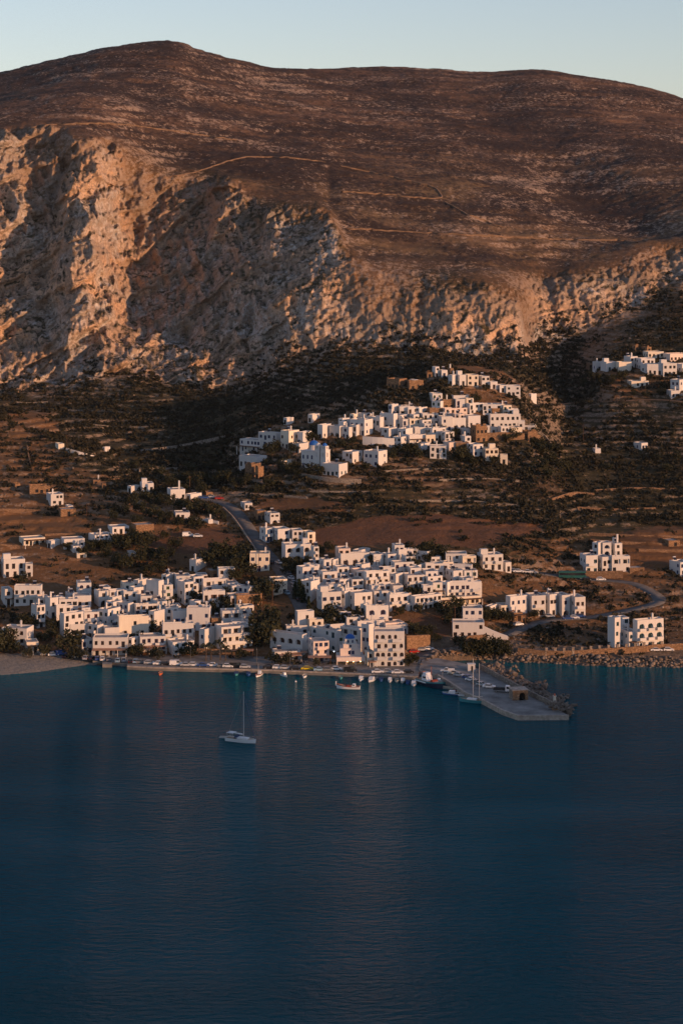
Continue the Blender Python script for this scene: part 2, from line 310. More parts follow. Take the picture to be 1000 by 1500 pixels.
ROADS = {   # name: (width, photo pixels along the centre line)
 'main_road': (6.0, [(452, 912), (446, 900), (440, 885), (430, 868), (420, 848), (404, 825), (388, 808), (374, 790), (360, 768), (348, 751), (337, 741), (322, 735), (305, 731), (280, 728)]),
 'shore_road': (5.5, [(606, 972), (613, 961), (625, 956), (645, 953), (680, 949), (712, 943), (742, 931), (767, 919), (785, 912), (810, 907), (865, 905), (900, 899), (930, 892), (957, 887), (970, 881), (960, 871), (943, 860), (928, 853), (900, 851), (850, 848), (800, 841), (760, 838)]),
 'hillside_track': (4.5, [(782, 594), (815, 592), (846, 590), (880, 589), (912, 587), (950, 584), (1000, 588), (1060, 596)]),
}
road_paths = {}
def smooth_path(pts, step):
    P = np.array(pts, float); L = np.concatenate([[0], np.cumsum(np.linalg.norm(np.diff(P[:, :2], axis=0), axis=1))])
    s = np.linspace(0, L[-1], max(4, int(L[-1] / step))); Q = np.stack([np.interp(s, L, P[:, i]) for i in range(3)], 1)
    for _ in range(6):
        R = Q.copy(); R[1:-1] = (Q[:-2] + 2 * Q[1:-1] + Q[2:]) / 4; Q = R
    return Q
for nm, (w, pts) in ROADS.items():
    P = smooth_path([project_first(*p) for p in pts], 2.5); road_paths[nm] = P
    lo, hi = P.min(0) - 12, P.max(0) + 12
    sel = np.where((X > lo[0]) & (X < hi[0]) & (Y > lo[1]) & (Y < hi[1])); vx, vy = X[sel], Y[sel]
    best = np.full(len(vx), 1e9); bz = np.zeros(len(vx))
    for q in P:
        dd = (vx - q[0]) ** 2 + (vy - q[1]) ** 2; m = dd < best; best[m] = dd[m]; bz[m] = q[2]
    t = 1 - sstep(w / 2 + 0.8, w / 2 + 5, np.sqrt(best)); Z[sel] = Z[sel] * (1 - t) + (bz - 0.12) * t
PYG = HZ + (H - Z) * F / Y
def ground(px, py, top=NR1 + 40):
    j = np.interp(px, PX, np.arange(NC)); j0 = int(min(max(j, 0), NC - 2)); t = j - j0
    d = Y[:top, j0] * (1 - t) + Y[:top, j0 + 1] * t; z = Z[:top, j0] * (1 - t) + Z[:top, j0 + 1] * t
    q = HZ + (H - z) * F / d; lo = 10; i = lo + int(np.argmax(q[lo:] <= py))
    if i <= lo: i = len(q) - 1
    s = min(max((q[i - 1] - py) / max(q[i - 1] - q[i], 1e-6), 0), 1); dd = d[i - 1] + (d[i] - d[i - 1]) * s
    return Vector(((px - CX) / F * dd, dd, z[i - 1] + (z[i] - z[i - 1]) * s))
def ground_m(px, py):
    """the same on the mountain above"""
    j0 = int(np.clip(np.interp(px, PX, np.arange(NC)), 0, NC - 1)); q = PYG[:NR1 + NR2 - 1, j0]; i = int(np.argmax(q <= py)); i = i or NR1
    return Vector((X[i, j0], Y[i, j0], Z[i, j0]))
def ground_z(x, y):
    px = CX + x / y * F; j = np.interp(px, PX, np.arange(NC)); j0 = int(min(max(j, 0), NC - 2)); t = j - j0
    return float(np.interp(y, Y[:NR1, j0], Z[:NR1, j0]) * (1 - t) + np.interp(y, Y[:NR1, j0 + 1], Z[:NR1, j0 + 1]) * t)
def in_poly(poly, px, py):
    r = np.zeros(px.shape, bool); n = len(poly)
    for i in range(n):
        (x1, y1), (x2, y2) = poly[i], poly[(i + 1) % n]
        if y1 != y2: r ^= ((y1 > py) != (y2 > py)) & (px < (x2 - x1) * (py - y1) / (y2 - y1) + x1)
    return r
# land cover: R ploughed or bare soil, G scrub thickness, B beach and shore rock
FIELDS = [[(440, 800), (460, 778), (520, 762), (600, 755), (700, 757), (795, 768), (790, 780), (700, 800), (600, 797), (520, 800)],
          [(200, 785), (300, 775), (375, 790), (300, 812), (230, 808)], [(360, 722), (520, 735), (500, 752), (380, 745)],
          [(595, 905), (660, 895), (668, 925), (640, 935), (600, 925)], [(430, 683), (600, 680), (830, 700), (820, 735), (700, 715), (560, 712), (440, 705)],
          [(905, 780), (1010, 770), (1010, 830), (915, 832)]]
fm = np.zeros(D.shape, np.float32)
jx, jy = PXG + 10 * fbm(X / 14, Y / 14, octv=3, seed=71), PYG + 5 * fbm(X / 14, Y / 14, octv=3, seed=72)
for i, f in enumerate(FIELDS): fm = np.maximum(fm, in_poly(f, jx, jy) * (1.0 if i in (0, 1, 3) else 0.25 if i == 4 else 0.5))
fm *= (D < cl_lo)
dens = 0.52 + 0.28 * fbm(X / 60, Y / 60, octv=3, seed=61)
def soft(x0, x1, y0, y1, e=14): return sstep(x0 - e, x0 + e, jx) * (1 - sstep(x1 - e, x1 + e, jx)) * sstep(y0 - e, y0 + e, jy) * (1 - sstep(y1 - e, y1 + e, jy)) * (D < cl_lo + 10)
jx, jy = PXG + 45 * fbm(X / 45, Y / 45, octv=3, seed=73), PYG + 28 * fbm(X / 45, Y / 45, octv=3, seed=74)
for m, v in ((soft(330, 660, 480, 600), 0.97), (soft(60, 490, 690, 735), 0.92), (soft(750, 860, 470, 720), 0.9), (soft(-60, 330, 735, 980), 0.33), (soft(-60, 150, 600, 740), 0.42), (soft(90, 360, 560, 690), 0.75), (soft(640, 1100, 600, 780), 0.72)): dens = dens * (1 - m) + v * m
sandy = ((PXG < 142) & (D < KD[3][None, :] + 6)).astype(np.float32); rocky = ((PXG > 600) & (D < KD[3][None, :] + 10)).astype(np.float32)
q = np.arange(NR * NC).reshape(NR, NC); quads = np.stack([q[:-1, :-1], q[:-1, 1:], q[1:, 1:], q[1:, :-1]], -1).reshape(-1, 4)
me = np_mesh('terrain', np.stack([X, Y, Z], -1).reshape(-1, 3), quads, smooth=True)
def put_attr(me, name, r, g, b):
    at = me.color_attributes.new(name, 'FLOAT_COLOR', 'POINT'); arr = np.ones((len(me.vertices), 4), np.float32)
    for i, v in enumerate((r, g, b)): arr[:, i] = np.asarray(v, np.float32).ravel()
    at.data.foreach_set('color', arr.ravel())
put_attr(me, 'cover', fm, dens, sandy); put_attr(me, 'zone', cliff_m + scree * 0.5, mount, rocky)

s = NT('hillside'); cov, zon = s.attr('cover'), s.attr('zone')
p = s.pos(); ps = s.pos((0.45, 1.0, 2.2))
big = s.noise(p, 0.012, 5, 0.6); mid = s.noise(ps, 0.07, 6, 0.62); fine = s.noise(p, 0.55, 5, 0.65); grain = s.noise(s.pos((0.8, 0.8, 1.6)), 0.34, 6, 0.72)
soil = s.mix(s.rng(mid, 0.3, 0.7), (0.215, 0.104, 0.043), (0.115, 0.066, 0.032)); soil = s.mix(s.rng(fine, 0.35, 0.75, 0, 0.7), soil, (0.20, 0.12, 0.065))
msoil = s.mix(s.rng(mid, 0.3, 0.7), (0.175, 0.10, 0.06), (0.085, 0.05, 0.034)); msoil = s.mix(s.rng(grain, 0.5, 0.7, 0, 0.8), msoil, (0.27, 0.17, 0.112))
olive = s.mix(s.rng(s.noise(p, 0.02, 4), 0.4, 0.6), (0.17, 0.115, 0.055), (0.20, 0.125, 0.07))
ms = s.add('ShaderNodeSeparateXYZ'); s.val(ms.inputs[0], s.add('ShaderNodeNewGeometry').outputs['Position'])
heath = s.rng(s.math('ADD', s.noise(s.pos((1.0, 0.55, 1.0)), 0.30, 5, 0.7), s.math('MULTIPLY', s.noise(ps, 0.02, 4, 0.6), 1.1)), 0.98, 1.12)
msoil = s.mix(s.rng(ms.outputs[2], 185, 225, 0.6, 0), msoil, olive)                       # greener phrygana on the lower shoulder
col = s.mix(zon[1], soil, msoil)
scrub = s.mix(s.rng(fine, 0.3, 0.7), (0.022, 0.024, 0.012), (0.055, 0.050, 0.026))
mscrub = s.mix(s.rng(fine, 0.3, 0.7), (0.028, 0.018, 0.015), (0.05, 0.034, 0.027))
scr = s.mix(zon[1], scrub, mscrub); col = s.mix(s.math('MULTIPLY', s.math('MULTIPLY', heath, zon[1]), 0.9), col, mscrub)
th = s.math('SUBTRACT', 1.0, s.math('MULTIPLY', cov[1], 0.86)); g2 = s.math('ADD', s.math('MULTIPLY', grain, 0.6), s.math('MULTIPLY', big, 0.4))
sc = s.rng(s.math('SUBTRACT', s.math('ADD', g2, 0.02), th), -0.06, 0.06); sc = s.math('MULTIPLY', sc, s.math('SUBTRACT', 1.0, cov[0]))
col = s.mix(s.math('MULTIPLY', sc, 0.9), col, scr)
patch = s.rng(s.noise(ps, 0.022, 5, 0.6), 0.47, 0.62); col = s.mix(s.math('MULTIPLY', s.math('MULTIPLY', patch, zon[1]), 0.7), col, mscrub)   # darker heath in bands
col = s.mix(s.math('MULTIPLY', cov[0], 0.85), col, s.mix(s.rng(grain, 0.3, 0.7), (0.15, 0.075, 0.044), (0.10, 0.052, 0.031)))
rock = s.mix(s.rng(s.noise(p, 0.10, 6, 0.7), 0.35, 0.65), (0.58, 0.53, 0.475), (0.38, 0.35, 0.315))
rock = s.mix(s.rng(s.noise(p, 0.035, 4), 0.38, 0.6, 0, 0.85), rock, (0.60, 0.37, 0.22))
rock = s.mix(s.rng(s.noise(s.pos((1.6, 1.6, 0.35)), 0.35, 5, 0.7), 0.55, 0.75, 0, 0.65), rock, (0.21, 0.175, 0.145))
nz = s.add('ShaderNodeSeparateXYZ'); s.val(nz.inputs[0], s.add('ShaderNodeNewGeometry').outputs['Normal'])
spk = s.rng(s.noise(p, 0.42, 5, 0.7), 0.53, 0.60); rock = s.mix(s.math('MULTIPLY', spk, 0.8), rock, (0.075, 0.062, 0.036))
veg = s.math('MULTIPLY', s.rng(nz.outputs[2], 0.42, 0.68), s.rng(s.noise(p, 0.14, 6, 0.75), 0.42, 0.54)); 
rock = s.mix(veg, rock, s.mix(s.rng(fine, 0.3, 0.7), (0.035, 0.035, 0.018), (0.075, 0.06, 0.03)))
rk = s.math('MULTIPLY', zon[0], s.rng(s.math('ADD', s.noise(p, 0.06, 5, 0.7), s.math('MULTIPLY', zon[0], 0.5)), 0.5, 0.75)); col = s.mix(rk, col, rock)
out = s.rng(s.math('ADD', s.math('ADD', s.noise(s.pos((0.9, 0.7, 1.5)), 0.36, 6, 0.78), s.rng(s.noise(ps, 0.025, 4, 0.6), 0.3, 0.7, -0.10, 0.10)), s.rng(nz.outputs[2], 0.98, 0.8, 0, 0.12)), 0.57, 0.66)
col = s.mix(s.math('MULTIPLY', out, s.rng(cov[0], 0, 0.5, 0.75, 0)), col, s.mix(zon[1], (0.30, 0.22, 0.16), (0.38, 0.28, 0.21)))       # bare ledges and stones
col = s.mix(cov[2], col, s.mix(s.rng(fine, 0.3, 0.7), (0.27, 0.245, 0.21), (0.20, 0.18, 0.15)))
col = s.mix(zon[2], col, s.mix(s.rng(fine, 0.3, 0.7), (0.22, 0.16, 0.11), (0.10, 0.075, 0.055)))
hill = s.out(col, 0.95, 0.1)
s.bump(s.math('ADD', s.math('MULTIPLY', grain, 1.0), s.math('MULTIPLY', fine, 0.5)), 0.9, 1.6)
me.materials.append(hill)
terrain = tag(link('terrain', me), 'brown scrub mountain with pale orange cliffs and terraced foothills', 'hillside', kind='structure')

# added hill out of view, its crest and saddle shaped to shade the bay
hx_, hy_ = np.meshgrid(np.linspace(110, 1700, 140), np.linspace(-420, 440, 90)); cy_ = 106 + 10 * fbm(hx_ / 120, hx_ * 0 + 3.3, octv=2, seed=33)
f_ = np.where(hy_ > cy_, (hy_ - cy_) / 255.0, (cy_ - hy_) / 620.0); hz_ = (167 + 30 * (1 - sstep(925, 960, hx_) + sstep(1018, 1050, hx_)) + 3 * fbm(hx_ / 90, hx_ * 0 + 1.7, octv=3, seed=34)) * (1 - sstep(0, 1, f_) * 1.06) * sstep(130, 520, hx_) * (1 - 0.3 * sstep(1450, 1700, hx_)) - 3
hz_ = hz_ + 4 * fbm(hx_ / 25, hy_ / 25, octv=3, seed=35) * sstep(0.05, 0.3, f_)
qq = np.arange(hx_.size).reshape(hx_.shape); me = np_mesh('shading_headland', np.stack([hx_, hy_, hz_], -1).reshape(-1, 3), np.stack([qq[:-1, :-1], qq[:-1, 1:], qq[1:, 1:], qq[1:, :-1]], -1).reshape(-1, 4), smooth=True); me.materials.append(hill)
tag(link('shading_headland', me), 'brown headland rising beside the near side of the bay', 'hill', kind='structure')

# ------------------------------------------------------------------ sea
def sea():
    s = NT('sea_water'); p = s.pos((0.55, 1.25, 1)); w1 = s.noise(p, 0.42, 3, 0.5); w2 = s.noise(p, 1.3, 3, 0.55); w3 = s.noise(s.pos((0.5, 1, 1)), 0.02, 3, 0.5)
    s.out((0.0, 0.078, 0.104), 0.05, 0.026); s.b.inputs['IOR'].default_value = 1.333; s.b.inputs['Specular Tint'].default_value = (0.4, 0.88, 1.0, 1)
    h = s.math('ADD', s.math('MULTIPLY', w1, 1.0), s.math('MULTIPLY', w2, 0.35)); h = s.math('MULTIPLY', h, s.rng(w3, 0.32, 0.68, 0.3, 1.3))
    s.bump(h, 1.0, 3.0)
    me = np_mesh('sea', [(-1850, -550, 0), (1850, -550, 0), (1850, 2600, 0), (-1850, 2600, 0)], [(0, 1, 2, 3)]); me.materials.append(s.m)
    tag(link('sea', me), 'dark teal sea with small ripples in the bay', 'sea', kind='structure')
sea()

# ------------------------------------------------------------------ roads, trails, quay, pier, walls
asphalt = simple('asphalt', (0.135, 0.13, 0.127), 0.95, 0.25, 0.35, obj=False); concrete = simple('quay_concrete', (0.22, 0.205, 0.185), 0.95, 0.3, 0.25, obj=False)
path_mat = simple('trail_dust', (0.20, 0.125, 0.075), 0.95, 0.3, 0.3, obj=False); kerb_mat = simple('kerb_stone', (0.42, 0.36, 0.30), 0.95, 0.3, 0.8, obj=False)
sett_mat = simple('deck_concrete', (0.25, 0.24, 0.225), 0.9, 0.35, 0.18, obj=False); white_paint = simple('white_line_paint', (0.7, 0.69, 0.66), 0.8, 0.3, 2.0, obj=False)
st_ochre = stone('ochre_rubble_stone', (0.33, 0.20, 0.115)); st_brown = stone('brown_rubble_stone', (0.27, 0.17, 0.105)); st_grey = stone('grey_rubble_stone', (0.30, 0.255, 0.21)); st_pale = stone('pale_rubble_stone', (0.42, 0.33, 0.25))
def zpt(px, py, z): d = (H - z) * F / (py - HZ); return Vector(((px - CX) / F * d, d, z))
def ribbon(P, w, lift, skirt=1.2):
    P = np.asarray(P); T = np.gradient(P[:, :2], axis=0); T /= np.linalg.norm(T, axis=1)[:, None] + 1e-9; Nn = np.stack([-T[:, 1], T[:, 0]], 1)
    rows = []
    for s_, dz in ((-1, -skirt), (-1, 0), (1, 0), (1, -skirt)): rows.append(np.column_stack([P[:, :2] + Nn * (s_ * w / 2), P[:, 2] + lift + dz]))
    V = np.concatenate(rows); n = len(P); q = []
    for r in range(3):
        a = np.arange(n - 1) + r * n; q.append(np.stack([a, a + 1, a + 1 + n, a + n], 1))
    return V, np.concatenate(q)[:, ::-1]
RL = {'main_road': 'grey asphalt road climbing between the houses from the harbour', 'shore_road': 'grey asphalt road winding along the shore past the guesthouses', 'hillside_track': 'pale dirt track crossing the slope below the hill hamlet'}
for nm, (w, _) in ROADS.items():
    V, Q = ribbon(road_paths[nm], w, 0.10); me = np_mesh(nm, V, Q); me.materials.append(path_mat if nm == 'hillside_track' else asphalt)
    tag(link(nm, me), RL[nm], 'road', kind='structure')
TRAILS = [([(42, 190), (60, 184), (110, 182), (180, 182), (240, 190), (300, 199), (348, 206)], 3.0), ([(240, 262), (290, 252), (330, 238), (362, 230), (420, 231), (480, 238)], 2.4),
          ([(500, 244), (560, 256), (610, 268), (640, 277), (649, 290), (628, 292), (560, 285), (500, 281)], 3.0), ([(650, 296), (690, 318), (740, 335)], 2.4),
          ([(510, 336), (600, 340), (680, 345), (760, 349), (850, 352), (905, 352), (935, 356)], 3.2)]
for k, (pts, w) in enumerate(TRAILS):
    S = []
    for a, b in zip(pts, pts[1:]):
        n = max(2, int(math.hypot(b[0] - a[0], b[1] - a[1]) / 2.0))
        S += [ground_m(a[0] + (b[0] - a[0]) * i / n, a[1] + (b[1] - a[1]) * i / n) for i in range(n)]
    P = np.array(S); P[:, 2] += 0.5
    for _ in range(2): P[1:-1] = (P[:-2] + 2 * P[1:-1] + P[2:]) / 4
    V, Q = ribbon(P, w * 0.42, 0.15, 1.8); me = np_mesh('mountain_trail', V, Q); me.materials.append(path_mat)
    tag(link('mountain_trail', me), 'pale mule track crossing the brown mountain slope', 'path', kind='structure')
def slab(name, top, z0, mat_top, mat_side, parent=None):
    """a solid with a flat top polygon (counter-clockwise from above)"""
    m = MB(); n = len(top); m.poly(top, mat_top)
    for i in range(n):
        a, b = top[i], top[(i + 1) % n]; m.poly([(a[0], a[1], z0), (b[0], b[1], z0), tuple(b), tuple(a)], mat_side)
    return link(name, m.mesh(name), parent)
QZ = 1.25
edge = [(136, 968), (150, 968), (150, 973), (164, 973), (164, 970), (186, 972), (186, 976), (225, 978), (300, 979.5), (400, 982), (500, 986), (570, 989), (605, 991), (613, 990)]
back = [(616, 966), (600, 966), (540, 966), (470, 962), (400, 958), (300, 956), (200, 956), (140, 956)]
q_ed = [zpt(px, py, QZ) for px, py in edge]
quay = slab('quay', q_ed + [zpt(px, py, QZ) for px, py in back], -3, concrete, concrete); tag(quay, 'long concrete harbour quay with kerb edge', 'quay', kind='structure')
for i, (a, b) in enumerate(zip(q_ed[6:], q_ed[7:-1])):       # edge stones along the quay lip
    n = max(1, int((b - a).length / 2.4)); u = (b - a) / n; m0 = MB(); L = u.length
    m0.box(-L / 2 + 0.02, L / 2 - 0.02, -0.12, 0.55, -0.35, 0.14, kerb_mat); mm = m0.mesh('kerb_stone')
    for k in range(n): c = a + u * (k + 0.5); link('kerb_stone', mm, quay, c, math.atan2(u.y, u.x))
PZ = 1.5
deck = [(613, 982), (640, 989), (660, 1001), (679, 1014), (705, 1025), (735, 1041), (758, 1049), (833, 1048.5), (812, 1037), (775, 1020), (740, 1001), (703, 981), (680, 972), (640, 964), (618, 966)]
dk = [zpt(px, py, PZ) for px, py in deck]
pier = slab('pier', dk, -4, sett_mat, kerb_mat); tag(pier, 'flat concrete harbour pier with squared off end', 'pier', kind='structure')
for a, b in zip(dk[1:7], dk[2:7] + [dk[7]]):                  # coping blocks round the pier
    n = max(1, int((b - a).length / 2.2)); u = (b - a) / n; L = u.length; m0 = MB(); m0.box(-L / 2 + 0.02, L / 2 - 0.02, -0.1, 0.75, -0.4, 0.16, kerb_mat); mm = m0.mesh('coping_block')
    for k in range(n): link('coping_block', mm, pier, a + u * (k + 0.5), math.atan2(u.y, u.x))
def wall_line(name, label, pts, h, t, mat, depth=1.0, z=None, group=None, cap=None, step=2.0, cat='wall', top=None):
    P = [zpt(px, py, z) if z is not None else ground(px, py) for px, py in pts]
    if top is not None: P = [Vector((p.x, p.y, t_)) for p, t_ in zip(P, [top] * len(P))]
    P = smooth_path(P, step) if len(P) > 2 else np.array(P)
    T = np.gradient(P[:, :2], axis=0); T /= np.linalg.norm(T, axis=1)[:, None]; N_ = np.stack([-T[:, 1], T[:, 0]], 1); n = len(P); m = MB()
    R_ = random.Random(len(pts) * 31 + int(P[0, 0] * 7))
    tops = [h * (1 + R_.uniform(-.05, .05)) for _ in range(n)]
    sec = [[(*(P[i, :2] - N_[i] * t / 2), P[i, 2] - depth), (*(P[i, :2] - N_[i] * t / 2), P[i, 2] + tops[i]), (*(P[i, :2] + N_[i] * t / 2), P[i, 2] + tops[i]), (*(P[i, :2] + N_[i] * t / 2), P[i, 2] - depth)] for i in range(n)]
    for i in range(n - 1):
        for k in range(3): m.poly([sec[i][k], sec[i][k + 1], sec[i + 1][k + 1], sec[i + 1][k]], cap if (cap and k == 1) else mat)
    m.poly(sec[0], mat); m.poly(sec[-1][::-1], mat)
    return tag(link(name, m.mesh(name)), label, cat, group)
wall_line('sea_wall', 'low grey parapet wall along the pier behind the parked cars', [(703, 979.5), (740, 999.5), (773, 1017.5), (812, 1036)], 1.6, 0.7, st_grey, z=PZ, depth=2)
pw = wall_line('promenade_wall', 'long ochre stone wall above the shore rocks with square posts', [(758, 958), (790, 962), (820, 963), (870, 960), (920, 957), (975, 952), (1015, 951), (1060, 951)], 2.3, 0.8, st_ochre, depth=2.5)
for px in range(800, 975, 13):
    p = ground(px, 962 if px < 830 else 962 - (px - 830) * 0.068); m = MB(); m.box(-0.42, 0.42, -0.42, 0.42, -0.5, 3.15, st_pale); m.box(-0.52, 0.52, -0.52, 0.52, 3.15, 3.3, st_pale)
    link('post', m.mesh('post'), pw, p)
wall_line('retaining_wall', 'tall orange rubble retaining wall beside the balconied hotel', [(595, 952), (612, 952), (629, 951)], 5.2, 1.0, st_ochre, depth=2)
wall_line('retaining_wall', 'ochre retaining wall below the white house with the sloping side', [(681, 942), (695, 942), (712, 939)], 2.6, 0.8, st_ochre, depth=2)
wall_line('retaining_wall', 'brown stone retaining wall under the twin white villas by the bus', [(851, 846), (880, 847), (912, 846)], 2.8, 0.8, st_brown, depth=2)
wall_line('retaining_wall', 'rough stone wall below the blue domed church', [(440, 700), (470, 705), (500, 708), (529, 709)], 2.2, 0.7, st_grey)
wall_line('retaining_wall', 'whitewashed retaining wall under the houses of the hill village', [(531, 650), (555, 652), (582, 653)], 3.6, 0.7, plaster('plaster_grey', (0.62, 0.62, 0.62)))
wall_line('retaining_wall', 'brown stone terrace wall below the roofless orange ruin', [(712, 645), (740, 643), (765, 645), (790, 648)], 3.6, 0.8, st_brown, depth=2)
wall_line('retaining_wall', 'reddish stone wall behind the cars on the quay', [(243, 957), (290, 958), (335, 959), (366, 961)], 2.0, 0.7, st_ochre, z=QZ)
wall_line('boundary_wall', 'white boundary wall sloping down the hillside spur', [(97, 661), (108, 664), (122, 668), (138, 672)], 1.6, 0.6, plaster('plaster_white', (0.65, 0.63, 0.605)))
wall_line('boundary_wall', 'white garden wall by the parked cars at the road bend', [(282, 763), (300, 764), (320, 768)], 1.3, 0.5, plaster('plaster_white', (0.65, 0.63, 0.605)))
wall_line('road_parapet', 'pale kerb wall along the outer side of the climbing road', [(327, 745), (340, 757), (352, 773), (365, 793), (378, 812)], 0.8, 0.5, st_pale, depth=2)
DW = [('dry stone wall across the orange slope above the beach', [[(0, 748), (40, 748), (84, 752)], [(66, 785), (110, 783), (160, 786)], [(0, 800), (30, 802), (60, 804)], [(110, 735), (150, 738), (190, 740)], [(40, 655), (42, 670), (45, 682)], [(100, 704), (140, 706), (175, 703)], [(60, 818), (120, 822), (180, 818)]]),
      ('dry stone wall on the terraced fields beyond the ploughed land', [[(862, 783), (920, 786), (1000, 788)], [(862, 793), (930, 797), (1000, 800)], [(935, 807), (965, 808), (1000, 808)], [(845, 745), (900, 748), (960, 746)], [(870, 720), (930, 716), (990, 718)], [(800, 735), (840, 722), (870, 725)]]),
      ('dry stone wall below the hill village', [[(560, 692), (620, 688), (690, 690)], [(640, 705), (700, 702), (760, 706)], [(420, 720), (480, 722), (540, 722)], [(360, 725), (400, 727), (450, 731)], [(600, 735), (680, 735), (760, 742)]]),
      ('dry stone wall in the shadowed valley under the cliff', [[(200, 662), (260, 655), (330, 640)], [(100, 602), (150, 604), (190, 606)], [(170, 690), (240, 688), (290, 686)], [(120, 622), (180, 628), (240, 626)], [(850, 610), (890, 606), (935, 607)], [(780, 625), (800, 640), (812, 660)], [(20, 590), (45, 592), (70, 590)]])]
for lab, lines in DW:
    for pts in lines: wall_line('dry_stone_wall', lab, pts, 0.9, 0.6, st_brown if 'orange' in lab or 'terraced' in lab else st_grey, group=lab.replace('dry stone wall', 'dry stone walls'))
# breakwater of tipped boulders, and the rocky shore
boul = stone('limestone_boulder', (0.23, 0.185, 0.15), 0.5)
def rock_mesh(seed, r=1.0):
    bm = bmesh.new(); bmesh.ops.create_icosphere(bm, subdivisions=1, radius=r); R_ = random.Random(seed)
    for v in bm.verts: v.co = Vector((v.co.x * R_.uniform(1.0, 1.5), v.co.y, v.co.z * 0.75)) * R_.uniform(0.6, 1.25)
    me = bpy.data.meshes.new('boulder'); bm.to_mesh(me); bm.free(); me.materials.append(boul); return me
ROCK = [rock_mesh(i) for i in range(7)]
bw = thing('breakwater', 'breakwater of tumbled limestone boulders along the outer side of the pier', 'breakwater', zpt(760, 1000, 0))
core = [(708, 980), (742, 1000), (776, 1019), (815, 1039), (838, 1042), (824, 1027), (790, 1006), (752, 985), (728, 975), (706, 973)]
m = MB(); cp = [zpt(px, py, 1.0) for px, py in core]; m.poly([p - bw.location for p in cp], boul)
for a, b in zip(cp, cp[1:] + cp[:1]): a, b = a - bw.location, b - bw.location; m.poly([(a.x, a.y, -4), (b.x, b.y, -4), b, a], boul)
link('rubble_core', m.mesh('rubble_core'), bw)
R_ = random.Random(5); n = 0; cpx, cpy = np.array([c[0] for c in core]), np.array([c[1] for c in core])
while n < 270:
    px, py = R_.uniform(704, 842), R_.uniform(968, 1048)
    e = min(math.hypot(px - c[0], (py - c[1])) for c in core)
    ins = bool(in_poly(core, np.array([px]), np.array([py]))[0])
    if not ins and not (e < 9 and py < 975 + (px - 704) * 0.62 and n % 3): continue
    r = 0.35 + 1.0 * R_.random() ** 1.8; z = (R_.uniform(1.0, 2.0) if ins else R_.uniform(-0.2, 0.7)) + (1.2 if px > 805 and ins else 0)
    o = link('boulder', ROCK[n % 7], bw, zpt(px, py, z) - bw.location); o.scale = (r, r * R_.uniform(.8, 1.2), r * R_.uniform(.6, 1)); o.rotation_euler = (R_.uniform(-1, 1), R_.uniform(-1, 1), R_.uniform(0, 6)); n += 1
def merged(name, protos, places):
    V, T, off = [], [], 0
    for (p, r, k, a) in places:
        v, t = protos[k % len(protos)]; ca, sa = math.cos(a), math.sin(a)
        w = v * r; w = np.stack([w[:, 0] * ca - w[:, 1] * sa, w[:, 0] * sa + w[:, 1] * ca, w[:, 2]], 1) + np.array(p); V.append(w); T.append(t + off); off += len(v)
    return np_mesh(name, np.concatenate(V), None, np.concatenate(T))
def tri_arrays(me): me.calc_loop_triangles(); return np.array([v.co[:] for v in me.vertices]), np.array([t.vertices[:] for t in me.loop_triangles])
RP = [tri_arrays(x) for x in ROCK]; pl = []
for i in range(900):
    px = R_.uniform(615, 1060); j = int(np.interp(px, PX, np.arange(NC))); t = R_.random() ** 1.3; d = KD[2, j] - 2 + t * (8 if px > 750 else 5)
    if px < 642: d = KD[2, j] + t * 6
    x = (px - CX) / F * d; pl.append(((x, d, ground_z(x, d) + 0.1 + t * 0.5), R_.uniform(0.3, 0.7) if i % 5 else R_.uniform(0.7, 1.2), i, R_.uniform(0, 6)))
me = merged('shore_rocks', RP, pl); me.materials.append(boul); tag(link('shore_rocks', me), 'jumble of dark rocks along the waterline under the wall', 'rocks', kind='stuff')
pl = []
for i in range(1500):      # loose rocks on the bank above the shore wall and on the hillside
    px, py = R_.choice([(R_.uniform(745, 890), R_.uniform(912, 955)), (R_.uniform(0, 130), R_.uniform(612, 760)), (R_.uniform(930, 1010), R_.uniform(860, 945)), (R_.uniform(60, 200), R_.uniform(545, 585)), (R_.uniform(870, 1010), R_.uniform(430, 510))])
    p = ground(px, py); pl.append(((p.x, p.y, p.z), R_.uniform(0.15, 0.45) if i % 9 else R_.uniform(0.5, 1.0), i, R_.uniform(0, 6)))
me = merged('loose_rocks', RP, pl); me.materials.append(boul); tag(link('loose_rocks', me), 'pale loose rocks scattered over the dry slopes', 'rocks', kind='stuff')

# ------------------------------------------------------------------ houses
W_ = {'w': plaster('plaster_white', (0.65, 0.63, 0.605)), 'c': plaster('plaster_cream', (0.74, 0.66, 0.54)), 'g': plaster('plaster_white', (0.76, 0.745, 0.72)), 'p': plaster('plaster_pink', (0.74, 0.62, 0.54)),
      'b': st_brown, 'o': st_ochre}
WNAME = {'w': 'white', 'c': 'cream', 'g': 'white', 'p': 'pinkish', 'b': 'brown stone', 'o': 'orange stone'}
SH = {'B': ('blue', (0.035, 0.085, 0.30)), 'N': ('brown', (0.11, 0.045, 0.022)), 'G': ('green', (0.09, 0.25, 0.10)), 'P': ('purple', (0.10, 0.055, 0.19)), 'T': ('teal', (0.02, 0.16, 0.20)), 'K': ('dark', (0.05, 0.04, 0.035)), 'R': ('red', (0.24, 0.05, 0.03))}
SHM = {k: simple('joinery_' + n, c, 0.6, 0.15, 3.0) for k, (n, c) in SH.items()}
pane_m = glossy('window_pane', (0.02, 0.023, 0.028), 0.12, 0.5); roof_m = simple('flat_roof_screed', (0.42, 0.38, 0.34), 0.95, 0.3, 0.5, obj=False); wood_m = simple('weathered_timber', (0.15, 0.08, 0.045), 0.9, 0.3)
